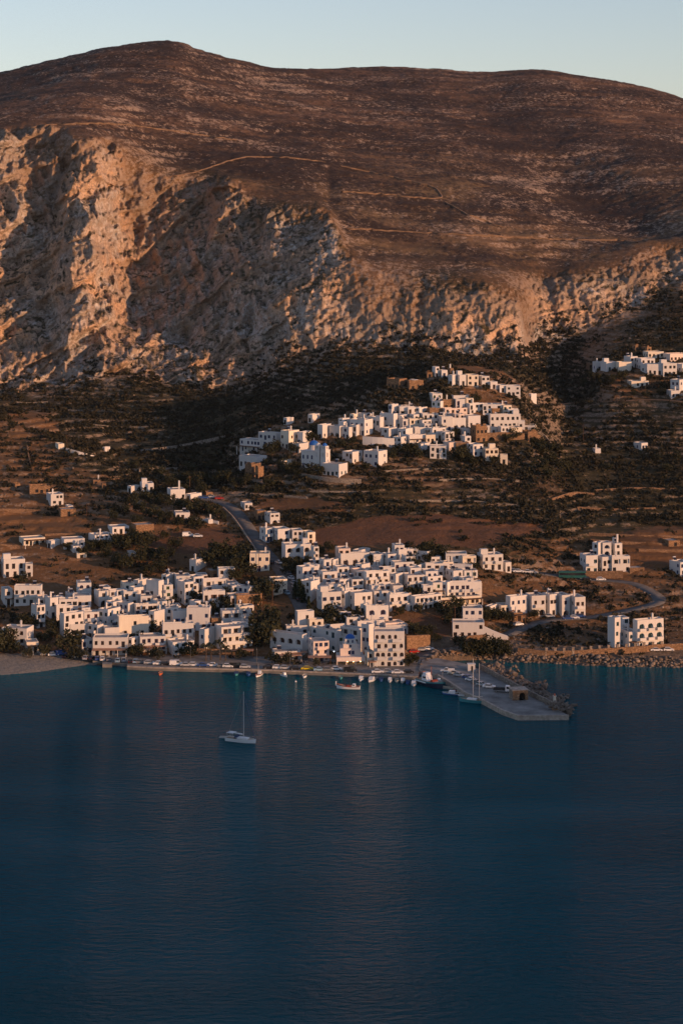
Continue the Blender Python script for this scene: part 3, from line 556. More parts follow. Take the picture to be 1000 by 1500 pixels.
metal_m = glossy('tank_metal', (0.45, 0.45, 0.46), 0.35, 0.5, 0.6); panel_m = glossy('solar_glass', (0.012, 0.015, 0.03), 0.12); awn_m = simple('canvas_awning', (0.45, 0.25, 0.16), 0.9, 0.2); rail_m = simple('railing_paint', (0.30, 0.28, 0.27), 0.6, 0.1)
_cache = {}
def cached(key, build):
    if key not in _cache: _cache[key] = build()
    return _cache[key]
def arc(w, z1, n=8): r = w / 2; return [(-r * math.cos(math.pi * i / n), z1 - r + r * math.sin(math.pi * i / n)) for i in range(n + 1)]
def win_mesh(w, h, col, arch, shut):
    def build():
        m = MB(); mat = SHM[col]; t = 0.09
        if arch:
            pts = [(-w / 2, 0)] + arc(w, h) + [(w / 2, 0)]; inn = [(x * (1 - 2 * t / w), t + (z - t) * (1 - t / h) if z > 0 else t) for x, z in pts]
            for i in range(len(pts) - 1): a, b, c, d = pts[i], pts[i + 1], inn[i + 1], inn[i]; m.poly([(a[0], 0.10, a[1]), (d[0], 0.10, d[1]), (c[0], 0.10, c[1]), (b[0], 0.10, b[1])], mat)
            m.box(-0.05, 0.05, 0.09, 0.15, t, h - 0.05, mat)
        else:
            m.box(-w / 2, -w / 2 + t, 0.09, 0.15, 0, h, mat); m.box(w / 2 - t, w / 2, 0.09, 0.15, 0, h, mat); m.box(-w / 2 + t, w / 2 - t, 0.09, 0.15, h - t, h, mat); m.box(-w / 2 + t, w / 2 - t, 0.09, 0.15, 0, t, mat); m.box(-0.045, 0.045, 0.09, 0.15, t, h - t, mat)
        if shut:
            for s_ in (-1, 1):
                x0, x1 = (-w / 2 - w * 0.46, -w / 2 - 0.02) if s_ < 0 else (w / 2 + 0.02, w / 2 + w * 0.46); m.box(x0, x1, -0.07, -0.02, 0, h, mat)
        return m.mesh('window_frame')
    return cached(('w', w, h, col, arch, shut), build)
def pane_mesh(w, h, arch):
    def build():
        m = MB(); pts = ([(-w / 2, 0), (w / 2, 0)] + arc(w, h)[::-1]) if arch else [(-w / 2, 0), (w / 2, 0), (w / 2, h), (-w / 2, h)]
        m.poly([(x, 0.19, z) for x, z in pts], pane_m); return m.mesh('pane')
    return cached(('p', w, h, arch), build)
def facade(m, o, ux, nrm, W, zlo, Ht, ops, mat):
    """a wall plane with recessed openings; ops of (x centre, z0, w, h, arch, depth)"""
    o, ux, nrm = Vector(o), Vector(ux), Vector(nrm)
    def P(x, z, d=0.0): q = o + ux * x - nrm * d; return (q.x, q.y, z)
    xs = sorted({-W / 2, W / 2, *[x - w / 2 for x, z, w, h, a, d in ops], *[x + w / 2 for x, z, w, h, a, d in ops]})
    zs = sorted({zlo, Ht, *[z for x, z, w, h, a, d in ops], *[z + h for x, z, w, h, a, d in ops]})
    for i in range(len(xs) - 1):
        run = None
        for k in range(len(zs) - 1):
            cx_, cz = (xs[i] + xs[i + 1]) / 2, (zs[k] + zs[k + 1]) / 2
            hole = any(abs(cx_ - x) < w / 2 and z < cz < z + h for x, z, w, h, a, d in ops)
            if not hole and run is None: run = zs[k]
            if hole and run is not None: m.poly([P(xs[i], run), P(xs[i + 1], run), P(xs[i + 1], zs[k]), P(xs[i], zs[k])], mat); run = None
        if run is not None: m.poly([P(xs[i], run), P(xs[i + 1], run), P(xs[i + 1], Ht), P(xs[i], Ht)], mat)
    for x, z, w, h, a, d in ops:
        if a:
            A = [(x + p, z + q) for p, q in arc(w, h)]; mid = len(A) // 2
            for i in range(mid): m.poly([P(x - w / 2, z + h), P(*A[i]), P(*A[i + 1])][::-1], mat)
            for i in range(mid, len(A) - 1): m.poly([P(x + w / 2, z + h), P(*A[i]), P(*A[i + 1])][::-1], mat)
            ring = [(x - w / 2, z)] + A + [(x + w / 2, z)]
        else: ring = [(x - w / 2, z), (x - w / 2, z + h), (x + w / 2, z + h), (x + w / 2, z)]
        for p, q in zip(ring, ring[1:] + ring[:1]): m.poly([P(*p), P(*q), P(q[0], q[1], d), P(p[0], p[1], d)], mat)
        m.poly([P(p[0], p[1], d) for p in ring][::-1], mat)
def num(n): return ['no', 'one', 'two', 'three', 'four', 'five', 'six', 'seven', 'eight', 'nine', 'ten', 'eleven', 'twelve', 'thirteen', 'fourteen', 'fifteen', 'sixteen'][n] if n < 17 else 'many'
HOUSES = []
def make_house(x0, x1, yt, yb, n, flags, ctx, label, depth, seed):
    R = random.Random(seed); col = next(c for c in flags if c in W_); shc = next((c for c in flags if c in SH), 'K'); mat = W_[col]
    p = ground((x0 + x1) / 2, yb); d = p.y; S = d / F; HT = (yb - yt) * S
    yaw = math.radians(R.uniform(-40, -31) if (('hill village' in ctx[0] and x1 < 600) or col == 'g') else R.uniform(26, 36) if 'l' in flags else R.uniform(-2, 2) if 'f' in flags else R.uniform(-14, -8) if 'r' in flags else R.uniform(9, 24))
    app = (x1 - x0) * S; sn, cs = abs(math.sin(yaw)), math.cos(yaw)
    DP = min(depth, max(3.0, app * (0.9 if 'l' in flags else 1.2))); W = (app - DP * sn) / cs
    if W < app * 0.45: W = app * 0.45; DP = max(2.5, (app - W * cs) / max(sn, 0.05)); DP = min(DP, depth)
    rowp = 0.0; c = Vector((p.x, p.y + (DP * cs + W * sn) / 2, p.z))
    c.x = ((x0 + x1) / 2 - CX) / F * c.y
    root = thing('house', label or 'house', 'house', c, yaw, ctx[1]); root.name = 'house'
    m = MB(); ST = HT / (n + (0.22 if n < 3 else 0.15)); fr, lf, rt = [], [], []; parts = []
    blank = 'n' in flags
    def opening(side, lst, x, z, w, h, arch=False, dpt=0.2, kind='window', shut=False):
        lst.append((x, z, w, h, arch, dpt)); parts.append((side, x, z, w, h, arch, dpt, kind, shut))
    nwin = 0; wide = 1.25 if 'V' in flags else 1.0
    for st in range(n):
        zb = st * ST; k = max(1, int(round(W / R.choice((2.3, 2.6, 2.9))))); k = min(k, 9)
        if blank: k = min(k, R.choice((0, 1, 1, 2)))
        loggia = ('A' in flags or ('a' in flags and st == 0)) and not blank
        deep = 't' in flags and st == n - 1 and not blank
        if loggia:
            k = max(1, int(round(W / 3.6)))
            for i in range(k):
                x = -W / 2 + W * (i + 0.5) / k; w = min(2.3, W / k - 0.6)
                if w > 0.8: opening('f', fr, x, zb + 0.05 + (0.55 if st else 0), w, min(ST - 0.55, 2.45) - (0.5 if st else 0), True, 1.3 if DP > 4 else 0.5, 'loggia'); nwin += 1
            continue
        if deep and W > 5:
            k = max(1, int(round(W / 4.2)))
            for i in range(k):
                x = -W / 2 + W * (i + 0.5) / k; w = W / k - 0.55; opening('f', fr, x, zb + 0.75, w, min(ST - 1.05, 1.9), False, 1.3 if DP > 4 else 0.5, 'terrace'); nwin += 1
            continue
        for i in range(k):
            x = -W / 2 + W * (i + 0.5) / k + R.uniform(-0.12, 0.12) * W / k
            if R.random() < (0.10 if not blank else 0): continue
            isd = (st == 0 and (i == k // 2 or R.random() < 0.2)) or (st > 0 and ('q' in flags or R.random() < 0.16))
            w, h, z0 = (1.3, min(2.25, ST - 0.5), 0.06) if isd else (R.choice((1.1, 1.25, 1.4)) * wide, min(1.5, ST - 1.2), 0.95)
            if w > W / k - 0.15: w = W / k - 0.2
            if w < 0.5 or h < 0.5: continue
            w, h = round(w, 1), round(h, 1)
            sh_ = 's' in flags and W / k > w * 2.1 and not isd
            opening('f', fr, x, zb + z0, w, h, ('v' in flags and not isd and h > w * 0.9), 0.2, 'door' if isd else 'window', sh_); nwin += 1
        if DP > 4.2 and not blank:
            for q in range(1 if DP < 7 else 2):
                x = (q - (0 if DP < 7 else 0.5)) * DP * 0.45 + R.uniform(-.4, .4)
                if R.random() < 0.75: opening('l', lf, x, zb + 1.0, 1.1, min(1.4, ST - 1.3), False, 0.2, 'window', False)
                if R.random() < 0.5: opening('r', rt, x, zb + 1.0, 1.1, min(1.4, ST - 1.3), False, 0.2, 'window', False)
    hw, hd = W / 2, DP / 2; zlo = -3.2
    facade(m, (0, -hd, 0), (1, 0, 0), (0, -1, 0), W, zlo, HT, fr, mat); facade(m, (-hw, 0, 0), (0, -1, 0), (-1, 0, 0), DP, zlo, HT, lf, mat)
    facade(m, (hw, 0, 0), (0, 1, 0), (1, 0, 0), DP, zlo, HT, rt, mat); facade(m, (0, hd, 0), (-1, 0, 0), (0, 1, 0), W, zlo, HT, [], mat)
    t = 0.24; zr = HT - (0.55 if n > 1 else 0.35); a = [(-hw, -hd), (hw, -hd), (hw, hd), (-hw, hd)]; b = [(-hw + t, -hd + t), (hw - t, -hd + t), (hw - t, hd - t), (-hw + t, hd - t)]
    ruin = 'u' in flags
    for i in range(4):
        j = (i + 1) % 4; m.poly([(*a[i], HT), (*a[j], HT), (*b[j], HT), (*b[i], HT)], mat); m.poly([(*b[i], HT), (*b[j], HT), (*b[j], zr if not ruin else 0.3), (*b[i], zr if not ruin else 0.3)], mat)
    if ruin:
        for i in range(R.randint(2, 4)):
            xx = R.uniform(-hw, hw - 1.2); m.box(xx, xx + R.uniform(0.8, 1.6), -hd + 0.01, -hd + t - 0.01, HT, HT + R.uniform(0.3, 1.0), mat)
    link('wall', m.mesh('wall'), root)
    mr = MB(); zz = zr if not ruin else 0.3; mr.poly([(*q, zz) for q in b], roof_m); rf = link('roof', mr.mesh('roof'), root)
    for side, x, z, w, h, arch, dpt, kind, shut in parts:
        rz, loc = {'f': (0, (x, -hd, z)), 'l': (-math.pi / 2, (-hw, -x, z)), 'r': (math.pi / 2, (hw, x, z))}[side]
        if kind in ('loggia', 'terrace'):
            loc = (x, -hd + dpt - 0.22, z); ww, hh = round(min(1.5, w - 0.3), 1), round(min(2.0, h - 0.25), 1)
            dd = link('door', win_mesh(ww, hh, shc, False, False), root, loc); link('pane', pane_mesh(ww, hh, False), dd); continue
        if ruin:
            pass
        o = link(kind, win_mesh(w, h, shc, arch, shut), root, loc, rz); link('pane', pane_mesh(w, h, arch), o)
    feats = []
    if 'e' in flags:      # balconies on the upper floors
        for st in range(1, n):
            def bal(bw):
                def build():
                    q = MB(); q.box(-bw / 2, bw / 2, -1.15, -0.003, -0.16, 0.0, mat); return q.mesh('balcony')
                return build
            def brl(bw):
                def build():
                    q = MB(); q.box(-bw / 2 + .04, bw / 2 - .04, -1.12, -1.02, 0.0, 0.92, mat); q.box(-bw / 2 + .04, -bw / 2 + .14, -1.02, -0.01, 0.0, 0.92, mat); q.box(bw / 2 - .14, bw / 2 - .04, -1.02, -0.01, 0.0, 0.92, mat); return q.mesh('parapet')
                return build
            k = max(1, int(round(W / 4.5))); bw = round(min(W / k * 0.72, 3.4), 1)
            if 'E' in flags: k, bw = 1, round(W * 0.96, 1)
            for i in range(k):
                o = link('balcony', cached(('bal', bw, col), bal(bw)), root, (-W / 2 + W * (i + .5) / k, -hd, st * ST)); link('parapet', cached(('brl', bw, col), brl(bw)), o)
        feats.append('balconies')
    if 'y' in flags:      # pergola or awning in front of the ground floor
        q = MB(); dep = 3.4 if 'Y' in flags else 2.4; hh = min(2.7, ST - 0.1)
        k = max(2, int(W / 3)); 
        for i in range(k + 1): x = -hw + W * i / k * 0.98 + 0.05; q.box(x - 0.1, x + 0.1, -hd - dep, -hd - dep + 0.2, -1.5, hh, W_['w'] if col in 'wcpg' else wood_m)
        link('pergola_posts', q.mesh('pergola_posts'), root)
        q = MB(); q.prism([(-hw, hh + 0.02), (hw, hh + 0.02), (hw, hh + 0.18), (-hw, hh + 0.18)], -hd - dep - 0.1, -hd - 0.01, awn_m if 'Y' in flags else wood_m); link('awning', q.mesh('awning'), root); feats.append('a shaded porch')
    if 'k' in flags or (R.random() < 0.28 and not ruin):
        def build():
            q = MB(); q.box(-0.3, 0.3, -0.3, 0.3, -0.6, 1.5, W_['w']); q.box(-0.42, 0.42, -0.42, 0.42, 1.5, 1.62, W_['w']); q.box(-0.2, 0.2, -0.2, 0.2, 1.62, 1.95, W_['w']); return q.mesh('chimney')
        link('chimney', cached('chimney', build), root, (R.uniform(-hw * .6, hw * .7), R.uniform(-hd * .3, hd * .6), HT)); feats.append('a chimney')
    if 'h' in flags or (R.random() < 0.16 and W > 6 and not ruin and not blank and DP > 5):
        q = MB(); s0, s1 = R.uniform(1.1, 1.6), R.uniform(1.0, 1.4); q.box(-s0, s0, -s1, s1, -0.58, 1.75, mat); link('stair_hut', q.mesh('stair_hut'), root, (R.choice((-1, 1)) * (hw - s0 - 0.4), hd * 0.3, HT)); feats.append('a roof hut')
    elif R.random() < 0.3 and not ruin and not blank:
        def build():
            q = MB(); q.tube((-0.7, 0.35, 1.35), (0.7, 0.35, 1.35), 0.28, 0.28, metal_m, 8); q.poly([(-0.75, -0.75, 0.25), (0.75, -0.75, 0.25), (0.75, 0.25, 1.15), (-0.75, 0.25, 1.15)], panel_m); q.poly([(-0.75, -0.73, 0.2), (-0.75, 0.27, 1.1), (0.75, 0.27, 1.1), (0.75, -0.73, 0.2)], metal_m)
            for sx in (-0.65, 0.65): q.box(sx - .04, sx + .04, 0.2, 0.28, -0.6, 1.2, metal_m); q.box(sx - .04, sx + .04, -0.7, -0.62, -0.6, 0.3, metal_m)
            return q.mesh('solar_heater')
        link('solar_heater', cached('solar', build), root, (R.uniform(-hw * .6, hw * .6), R.uniform(-.2, .3) * DP, HT)); feats.append('a solar tank')
    if 'j' in flags:      # sloping side wall
        q = MB(); q.prism([(hw + 0.003, -2), (hw + 9.0, -2), (hw + 9.0, 1.0), (hw + 6, 2.0), (hw + 3, 3.2), (hw + 0.003, HT * 0.75)], -hd + 0.03, -hd + 1.2, mat); link('stepped_side_wall', q.mesh('stepped_side_wall'), root)
    if 'm' in flags:      # tall rooftop flue
        q = MB(); q.box(-0.35, 0.35, -0.35, 0.35, -0.6, 3.4, W_['w']); link('chimney', q.mesh('chimney'), root, (hw * 0.4, 0, HT))
    HOUSES.append(dict(o=root, col=col, n=n, sh=SH[shc][0], nwin=nwin, feats=feats, flags=flags, ctx=ctx, label=label, W=W, d=d, px=(x0, x1), blank=blank, ruin=ruin, yt=yt, yb=yb))
    return root
TABLE = '''
@on the slope above the beach|farmhouses on the terraced hillside above the beach
129 167 784 799 2 wKle|white two-storey cube farmhouse with a shaded side wall above the beach
88 125 790 805 1 wK
70 88 792 804 1 gKn
27 67 789 801 1 cKy|cream cottage under a long timber pergola on the terraced hillside
102 122 800 810 1 wNn
80 95 650 658 1 cKn|tiny cream shed on the crest of the hillside spur
150 161 655 662 1 gKn|tiny white hut alone in the shadowed valley
204 226 708 721 1 wKh
187 204 712 722 1 gKn
40 74 712 725 1 oKu|roofless orange stone ruin on the terraced slope above the beach
67 94 724 741 2 wKk
95 108 741 748 1 wKn
84 112 746 757 1 oKn
135 148 703 709 1 oKn
148 156 708 715 1 bKn
191 226 769 783 1 oKn|long windowless orange stone barn above the beach quarter
157 190 772 783 1 wK
110 128 810 818 1 cKn
185 200 809 817 1 wKn
225 242 806 816 1 oKn|small orange field hut under the dark trees
244 272 717 733 1 wKm
272 295 724 732 1 gKn
298 312 721 730 1 oKn
254 279 751 761 1 wN
300 312 761 767 1 wKn
17 31 709 717 1 oKu
@on the low beach hill|white houses on the low hill above the beach
0 38 820 846 2 wNq|long white terrace of two floors with brown doors above the beach
36 49 826 846 2 wNt
0 20 863 887 2 wNye
22 61 858 887 2 wKef|white two-storey house with a broad plain terrace above the beach trees
20 36 869 884 1 gK
4 48 921 946 2 wNr|low white house behind the dark tree by the beach
34 58 941 957 1 cNy
-30 -2 824 848 2 wN
-24 0 925 948 1 cK
@in the beachside quarter|houses of the beachside quarter
45 67 887 921 3 wKle
65 86 876 906 2 wKl
85 115 878 902 2 wKaV|white house with a row of wide dark windows over arches in the beachside quarter
106 135 873 891 1 wN
137 160 866 889 2 wNla
157 188 865 886 2 wNe
189 221 861 886 2 wPl
196 216 850 864 1 gK
214 240 851 888 3 gKn
235 254 857 886 3 wGe|white three-storey house with bright green shutters and balconies
237 256 842 863 2 gK
254 280 844 866 1 wNt
275 299 845 866 2 wKl
295 331 849 872 2 wNt|white house with deep brown roof terraces below the dark trees
296 330 866 893 2 wNs
259 284 853 887 3 wKl
300 324 836 849 1 oKn|small square orange ruin above the beachside quarter
278 302 820 838 1 gKn|plain shed in the trees above the beachside quarter
88 122 899 934 3 wKl
121 146 897 920 2 wRe|white house with red balcony doors in the beachside quarter
100 150 915 933 1 wKV
145 176 893 919 2 gTl
167 196 884 906 2 gBl
196 240 886 907 2 wNV
172 218 904 934 2 cKna|big cream blank wall house with one arch in the beachside quarter
190 216 902 914 1 wN
218 242 896 922 2 gK
240 262 890 912 2 wK
250 284 895 916 1 wBs
274 308 890 924 2 wBaf|white house with two tall blue ground floor arches in the beachside quarter
237 284 914 947 2 wNe
322 368 895 921 2 wNt
306 324 906 923 1 oR|small brick orange house beside the white hotel terraces
292 315 922 955 2 gB
342 372 860 882 2 gBl|white box house with blue windows under the tall trees
343 384 872 893 1 oNt|orange house with a deep open terrace beside the tall dark trees
345 372 888 900 1 wKn
150 176 920 940 1 wKv
@on the harbour waterfront|buildings on the harbour waterfront
110 137 937 958 2 wBl|small white house with blue windows beside the beach parking
137 188 934 961 2 wNfyY|long white taverna with brown windows over a full width awning
188 204 935 956 2 gK
202 244 933 956 2 wPyYe
243 285 941 961 2 wTEe|white waterfront house with a long teal balcony
314 370 919 956 3 wNtEe|broad white hotel with long balconies behind the palm trees
395 450 930 962 2 gNA|white two-storey building with wide arched terraces by the quay
417 453 917 932 1 wK
432 460 896 924 2 wnK|white blank box house above the arched terraces
451 482 940 972 3 pBe|pinkish narrow three-storey waterfront house with blue doors
398 440 955 970 1 wByY
455 500 924 956 3 gTv|white teal shuttered building behind the pinkish waterfront house
470 506 915 930 1 wK
498 534 921 958 3 gKt|white building with broad shaded loggias behind the domed taverna
529 548 915 958 3 gB
547 592 925 979 4 wNevfQ|tall white hotel with four rows of windows and small balconies on the quay
520 563 910 928 1 wNt
562 597 916 931 1 wBv
556 592 913 927 1 pNt
534 548 955 978 2 cNyY
@in the upper town|houses of the upper harbour town
434 467 831 858 2 wPl
438 468 852 882 3 gKl
466 494 838 862 2 wN
464 500 868 898 2 wBVs|white house with big blue ground floor windows above the quay trees
488 511 831 852 2 wK
492 512 849 870 2 wBl
509 532 849 870 2 wNV
500 512 866 892 2 gKn
520 542 827 846 2 gBl
532 570 838 868 3 wNqe|white three-storey block with stacked balcony doors in the upper harbour town
540 562 832 842 1 wN
496 541 811 829 1 wNA|long white arcaded house in the top row of the harbour town
540 561 812 829 1 wN
559 581 812 830 2 wPl
580 612 805 823 2 wK
516 542 806 814 1 gKn
610 640 808 824 1 gK
572 606 824 845 2 wPe
569 590 841 864 2 gBl
589 621 843 865 2 wNe
618 648 845 866 2 wKl
604 624 828 846 2 gK
621 658 826 846 2 wNV
656 692 828 848 2 wNr
509 545 869 896 2 wNs
543 568 866 888 2 wNe
566 599 871 896 2 wNae
600 647 874 897 2 wKle
533 569 888 917 2 wPA|white house with upper and lower arches and purple doors over the quay
528 540 885 912 2 gBn
645 662 853 877 2 gPl
655 705 853 878 2 wPeqs|white guesthouse with rows of purple balcony doors
636 704 876 890 1 cNy
652 683 811 831 2 wKf
699 736 813 836 2 wNe
732 748 824 838 1 wN
455 500 856 870 1 wKt
545 572 853 868 1 wN
480 498 820 833 1 gKn
570 590 858 874 1 wK
@along the climbing road|white houses along the climbing road
366 395 811 837 2 cBf|pale cream box house standing alone beside the climbing road
394 421 849 872 1 cKn|blank cream wall building below the parked cars on the climbing road
412 456 798 824 2 wNA|white arcaded house with brown arched windows beside the climbing road
455 467 801 828 3 wNe
380 400 774 795 2 wBle
398 425 775 797 2 wBa
424 444 777 796 2 wN
442 462 780 797 2 cN
352 370 737 748 1 wK
372 390 748 763 1 oKn
386 410 752 768 2 wNa|small white house with red brown windows below the ploughed terraces
@by the shore road|white guesthouses by the shore road
676 706 891 915 2 wBf|upper white cube house over the house with the sloping side wall
662 709 912 936 2 wNfj|white house with a long sloping side wall above the shore road
710 728 888 899 1 gK
726 746 887 899 1 cN
745 765 898 911 1 oNy
740 772 874 903 2 wBl
770 798 873 903 2 wNae
794 815 871 903 2 wNl
812 834 872 904 2 wPa
832 856 875 905 2 wNe|white guesthouse at the end of a row with blue parked cars below
867 882 795 816 2 gKl
878 894 795 815 2 wBA
893 910 796 815 2 wKm|white house with a tall white rooftop flue above the bus
850 874 814 841 2 wTe
872 893 816 841 2 wN
893 922 815 840 2 wKt|white house with an open corner terrace above the brown retaining wall
981 1012 824 845 2 wBl
970 994 792 801 1 oKn|low orange stone barn on the terraced fields
914 942 832 839 1 bKn
890 908 905 950 3 wTln|tall white house with a sloping shaded flank over the shore
904 920 905 938 3 wTe
908 935 926 951 2 wTyv
926 972 909 952 3 wTAe|white three-storey guesthouse with teal arches above the shore wall
@in the hill village|houses of the hill village
351 396 645 663 2 wBy
378 412 634 655 2 gB
411 438 631 658 2 cN
436 456 633 653 1 wN
424 452 650 664 1 gK
451 468 607 619 1 gK
415 430 612 622 1 gKn
350 391 669 685 1 wK
359 382 680 700 1 bKu|roofless brown ruin below the first houses of the hill village
374 386 684 702 1 oKu
411 427 675 689 1 cKf
392 412 682 692 1 bKn
465 485 622 643 2 wK
482 511 624 642 1 wNa
501 531 662 681 2 wKl
532 567 661 685 2 wBf|plain white two-storey house alone beside the blue domed church
512 546 615 638 2 gB
522 546 606 622 1 wK
544 562 611 634 2 gTl
556 582 606 630 2 wK
558 582 627 645 2 wN
471 509 680 699 1 wTf|long white house with tall teal windows in front of the church
566 596 555 570 1 oKu
596 620 557 572 1 oKn
600 612 556 567 1 wKn
633 643 537 552 2 wK
642 655 542 553 1 wB
656 668 549 565 1 gKl
664 682 549 565 1 wKh
680 700 549 566 2 cK
699 716 551 567 2 wK
714 728 559 570 1 wN
726 742 564 575 1 wK
740 761 565 580 2 wKf|white corner house at the lower end of the top row
772 786 577 587 1 gBn|small white hut standing apart beside the gorge
655 664 539 549 1 oKn
623 634 545 553 1 oKu
659 687 579 591 1 wKt
644 664 585 600 1 oKn
682 708 591 608 2 wKl
706 734 592 608 2 wKf
718 734 598 610 1 oKn
581 606 595 610 1 wKt
606 626 597 611 2 gK
625 647 598 612 1 bKt
646 684 598 613 2 pN
678 703 609 627 1 wKn|white house with a blank wall above the orange roofless ruin
660 682 612 630 1 wNa
640 662 610 632 2 wB
615 642 606 624 2 wK
596 618 613 632 2 cK
568 598 608 628 2 gN
715 762 607 628 2 wKh|largest white house of the hill village beside the gorge
758 768 616 628 1 wKf
766 786 623 633 1 wKr
689 713 624 649 2 oKu|tall roofless orange ruin with empty windows in the hill village
711 728 626 637 1 wN
765 786 632 648 1 oKu
740 764 626 640 1 cKn
625 653 627 645 2 wKl
582 606 628 648 2 gK
604 628 626 642 1 wN
575 598 640 657 2 wKl
594 622 637 652 1 wBy
618 642 637 650 1 cN
600 630 650 664 1 gKn
629 653 653 672 2 wKf|white two-storey house with a lower terrace at the foot of the hill village
648 668 648 662 1 pNn
664 686 648 663 1 bN
682 707 651 670 2 wBl
705 729 657 676 2 cN
732 743 666 680 1 cKf
@in the hamlet by the gorge|houses of the hamlet by the gorge
859 868 532 540 1 bKn
868 880 530 543 1 wB
880 903 530 544 1 wT
902 924 530 545 1 cK
914 933 522 539 2 wKl
932 958 525 542 2 wN
938 952 533 546 1 wKl
946 968 533 549 1 wKf
964 990 532 551 2 wK
989 1012 533 546 1 wK
942 971 515 525 1 cK
971 1012 518 530 1 pN
926 934 506 514 1 oKu
940 953 508 516 1 oKu
919 949 558 568 1 cK
977 994 572 584 1 wKt
981 1006 556 576 2 gPl
928 948 649 660 1 wBl|small white chapel like hut alone on the dark slope
868 879 657 664 1 wKn
'''
rowsT, ctx = [], None
for ln in TABLE.strip().split('\n'):
    if ln.startswith('@'): ctx = tuple(ln[1:].split('|')); continue
    body, _, lab = ln.partition('|'); t = body.split(); rowsT.append((float(t[0]), float(t[1]), float(t[2]), float(t[3]), int(t[4]), t[5], ctx, lab.strip() or None))
# smaller houses wedged between the others, as tightly as the photograph packs them
RF = random.Random(404)
for quarter, poly, n_ in (('in the beachside quarter', [(50, 905), (75, 885), (140, 872), (235, 852), (335, 852), (368, 900), (372, 935), (300, 950), (200, 935), (95, 940)], 40),
                          ('in the upper town', [(438, 845), (500, 822), (600, 815), (690, 835), (700, 878), (650, 892), (560, 902), (470, 896), (440, 880)], 34),
                          ('on the harbour waterfront', [(400, 940), (430, 915), (520, 915), (590, 925), (540, 955), (480, 960), (420, 960)], 9),
                          ('in the hill village', [(470, 640), (520, 620), (600, 600), (640, 585), (720, 600), (765, 625), (720, 660), (640, 660), (560, 650)], 26)):
    cx_ = next(r[6] for r in rowsT if r[6][0] == quarter); got = 0; hill_ = 'hill' in quarter
    for _ in range(4000):
        if got >= n_: break
        x, y = RF.uniform(40, 790), RF.uniform(560, 965)
        if not in_poly(poly, np.array([x]), np.array([y]))[0]: continue
        if any(abs((r[0] + r[1]) / 2 - x) < (9 if hill_ else 12) and abs(r[3] - y) < (5 if hill_ else 7) for r in rowsT): continue
        w = RF.uniform(13, 20) if hill_ else RF.uniform(15, 27); n = RF.choice((1, 2, 2)) if hill_ else RF.choice((1, 2, 2)); h = n * (8.2 if hill_ else 10.0) + 1.5
        fl_ = RF.choice('wwwwwcpg') + RF.choice('KKNNBPGT') + RF.choice(['', 'l', 'e', 't', 'q', 'v', 'k', 'a', 'y']); rowsT.append((x - w / 2, x + w / 2, y - h, y, n, fl_, cx_, None)); got += 1
pos_ = [ground((r[0] + r[1]) / 2, r[3]) for r in rowsT]
for i, r in enumerate(rowsT):
    gap = 9.5
    for j, s_ in enumerate(rowsT):
        ov = min(r[1], s_[1]) - max(r[0], s_[0])
        if i != j and ov > 0.25 * min(r[1] - r[0], s_[1] - s_[0]) and pos_[j].y > pos_[i].y: gap = min(gap, (pos_[j].y - pos_[i].y) * 1.05)
    make_house(*r[:6], r[6], r[7], max(3.4, min(gap, 7.5)), 100 + i)
# labels for the houses that were not described by hand: first by look, then by what stands beside them
def describe(h, lvl):
    st = {1: 'one-storey', 2: 'two-storey', 3: 'three-storey', 4: 'four-storey'}[h['n']]; w = WNAME[h['col']]
    size = 'small ' if h['W'] < 5.2 else 'wide ' if h['W'] > 9.5 else ''
    kind = 'ruin' if h['ruin'] else 'house'
    if h['ruin']: a = f"{size}roofless {w} ruin"
    elif h['blank']: a = f"{size}blank-walled {w} {st} hut" if h['W'] < 6 else f"{size}blank-walled {w} {st} house"
    else:
        f = h['flags']; extra = 'arched openings' if 'A' in f or 'a' in f else 'an open terrace' if 't' in f and h['W'] > 5 else f"{num(h['nwin'])} {h['sh']} window{'' if h['nwin'] == 1 else 's'}"
        a = f"{size}{w} {st} house with {extra}"
    if lvl > 0 and h['feats']: a += (' and ' if not (h['blank'] or h['ruin']) else ' with ') + h['feats'][0]
    return f"{a} {h['ctx'][0]}"
def near(h):
    c = h['o'].location; best = None
    for g in HOUSES:
        if g is h or not g['label']: continue
        dd = (g['o'].location - c).length
        if best is None or dd < best[0]: best = (dd, g)
    return best
from collections import Counter
for lvl in (0, 1):
    todo = [h for h in HOUSES if not h['label'] and not h.get('fix')]
    for h in todo: h['try'] = describe(h, lvl)
    cnt = Counter(h['try'] for h in todo)
    for h in todo:
        if cnt[h['try']] == 1 or lvl == 1: h['fix'] = h['try']
left = Counter(h['fix'] for h in HOUSES if h.get('fix'))
for lab_, k in left.items():
    if k < 2: continue
    same = sorted([h for h in HOUSES if h.get('fix') == lab_], key=lambda h: h['o'].location.z); core_ = lab_.replace(' ' + same[0]['ctx'][0], '')
    if len(same) == 2: words_ = ['lower of two', 'higher of two']
    else: words_ = ['lowest'] + [{1: 'second lowest', 2: 'third lowest', 3: 'fourth lowest', 4: 'fifth lowest', 5: 'sixth lowest', 6: 'seventh lowest', 7: 'eighth lowest'}.get(i, 'higher') for i in range(1, len(same) - 1)] + ['topmost']
    for w_, h in zip(words_, same): h['fix'] = (f"{core_}, {w_}, {h['ctx'][0]}")
for h in HOUSES:
    h['core'] = (h['label'] or h['fix'].replace(' ' + h['ctx'][0], '').rstrip(', ')) 
    for a_, b_ in (('small ', ''), (' a chimney', ' chimney'), (' with ', ', ')):
        if not h['label'] and len(h['fix'].split()) > 16: h['fix'] = h['fix'].replace(a_, b_, 1)
    h['o']['label'] = ' '.join((h['label'] or h['fix']).split()[:16])

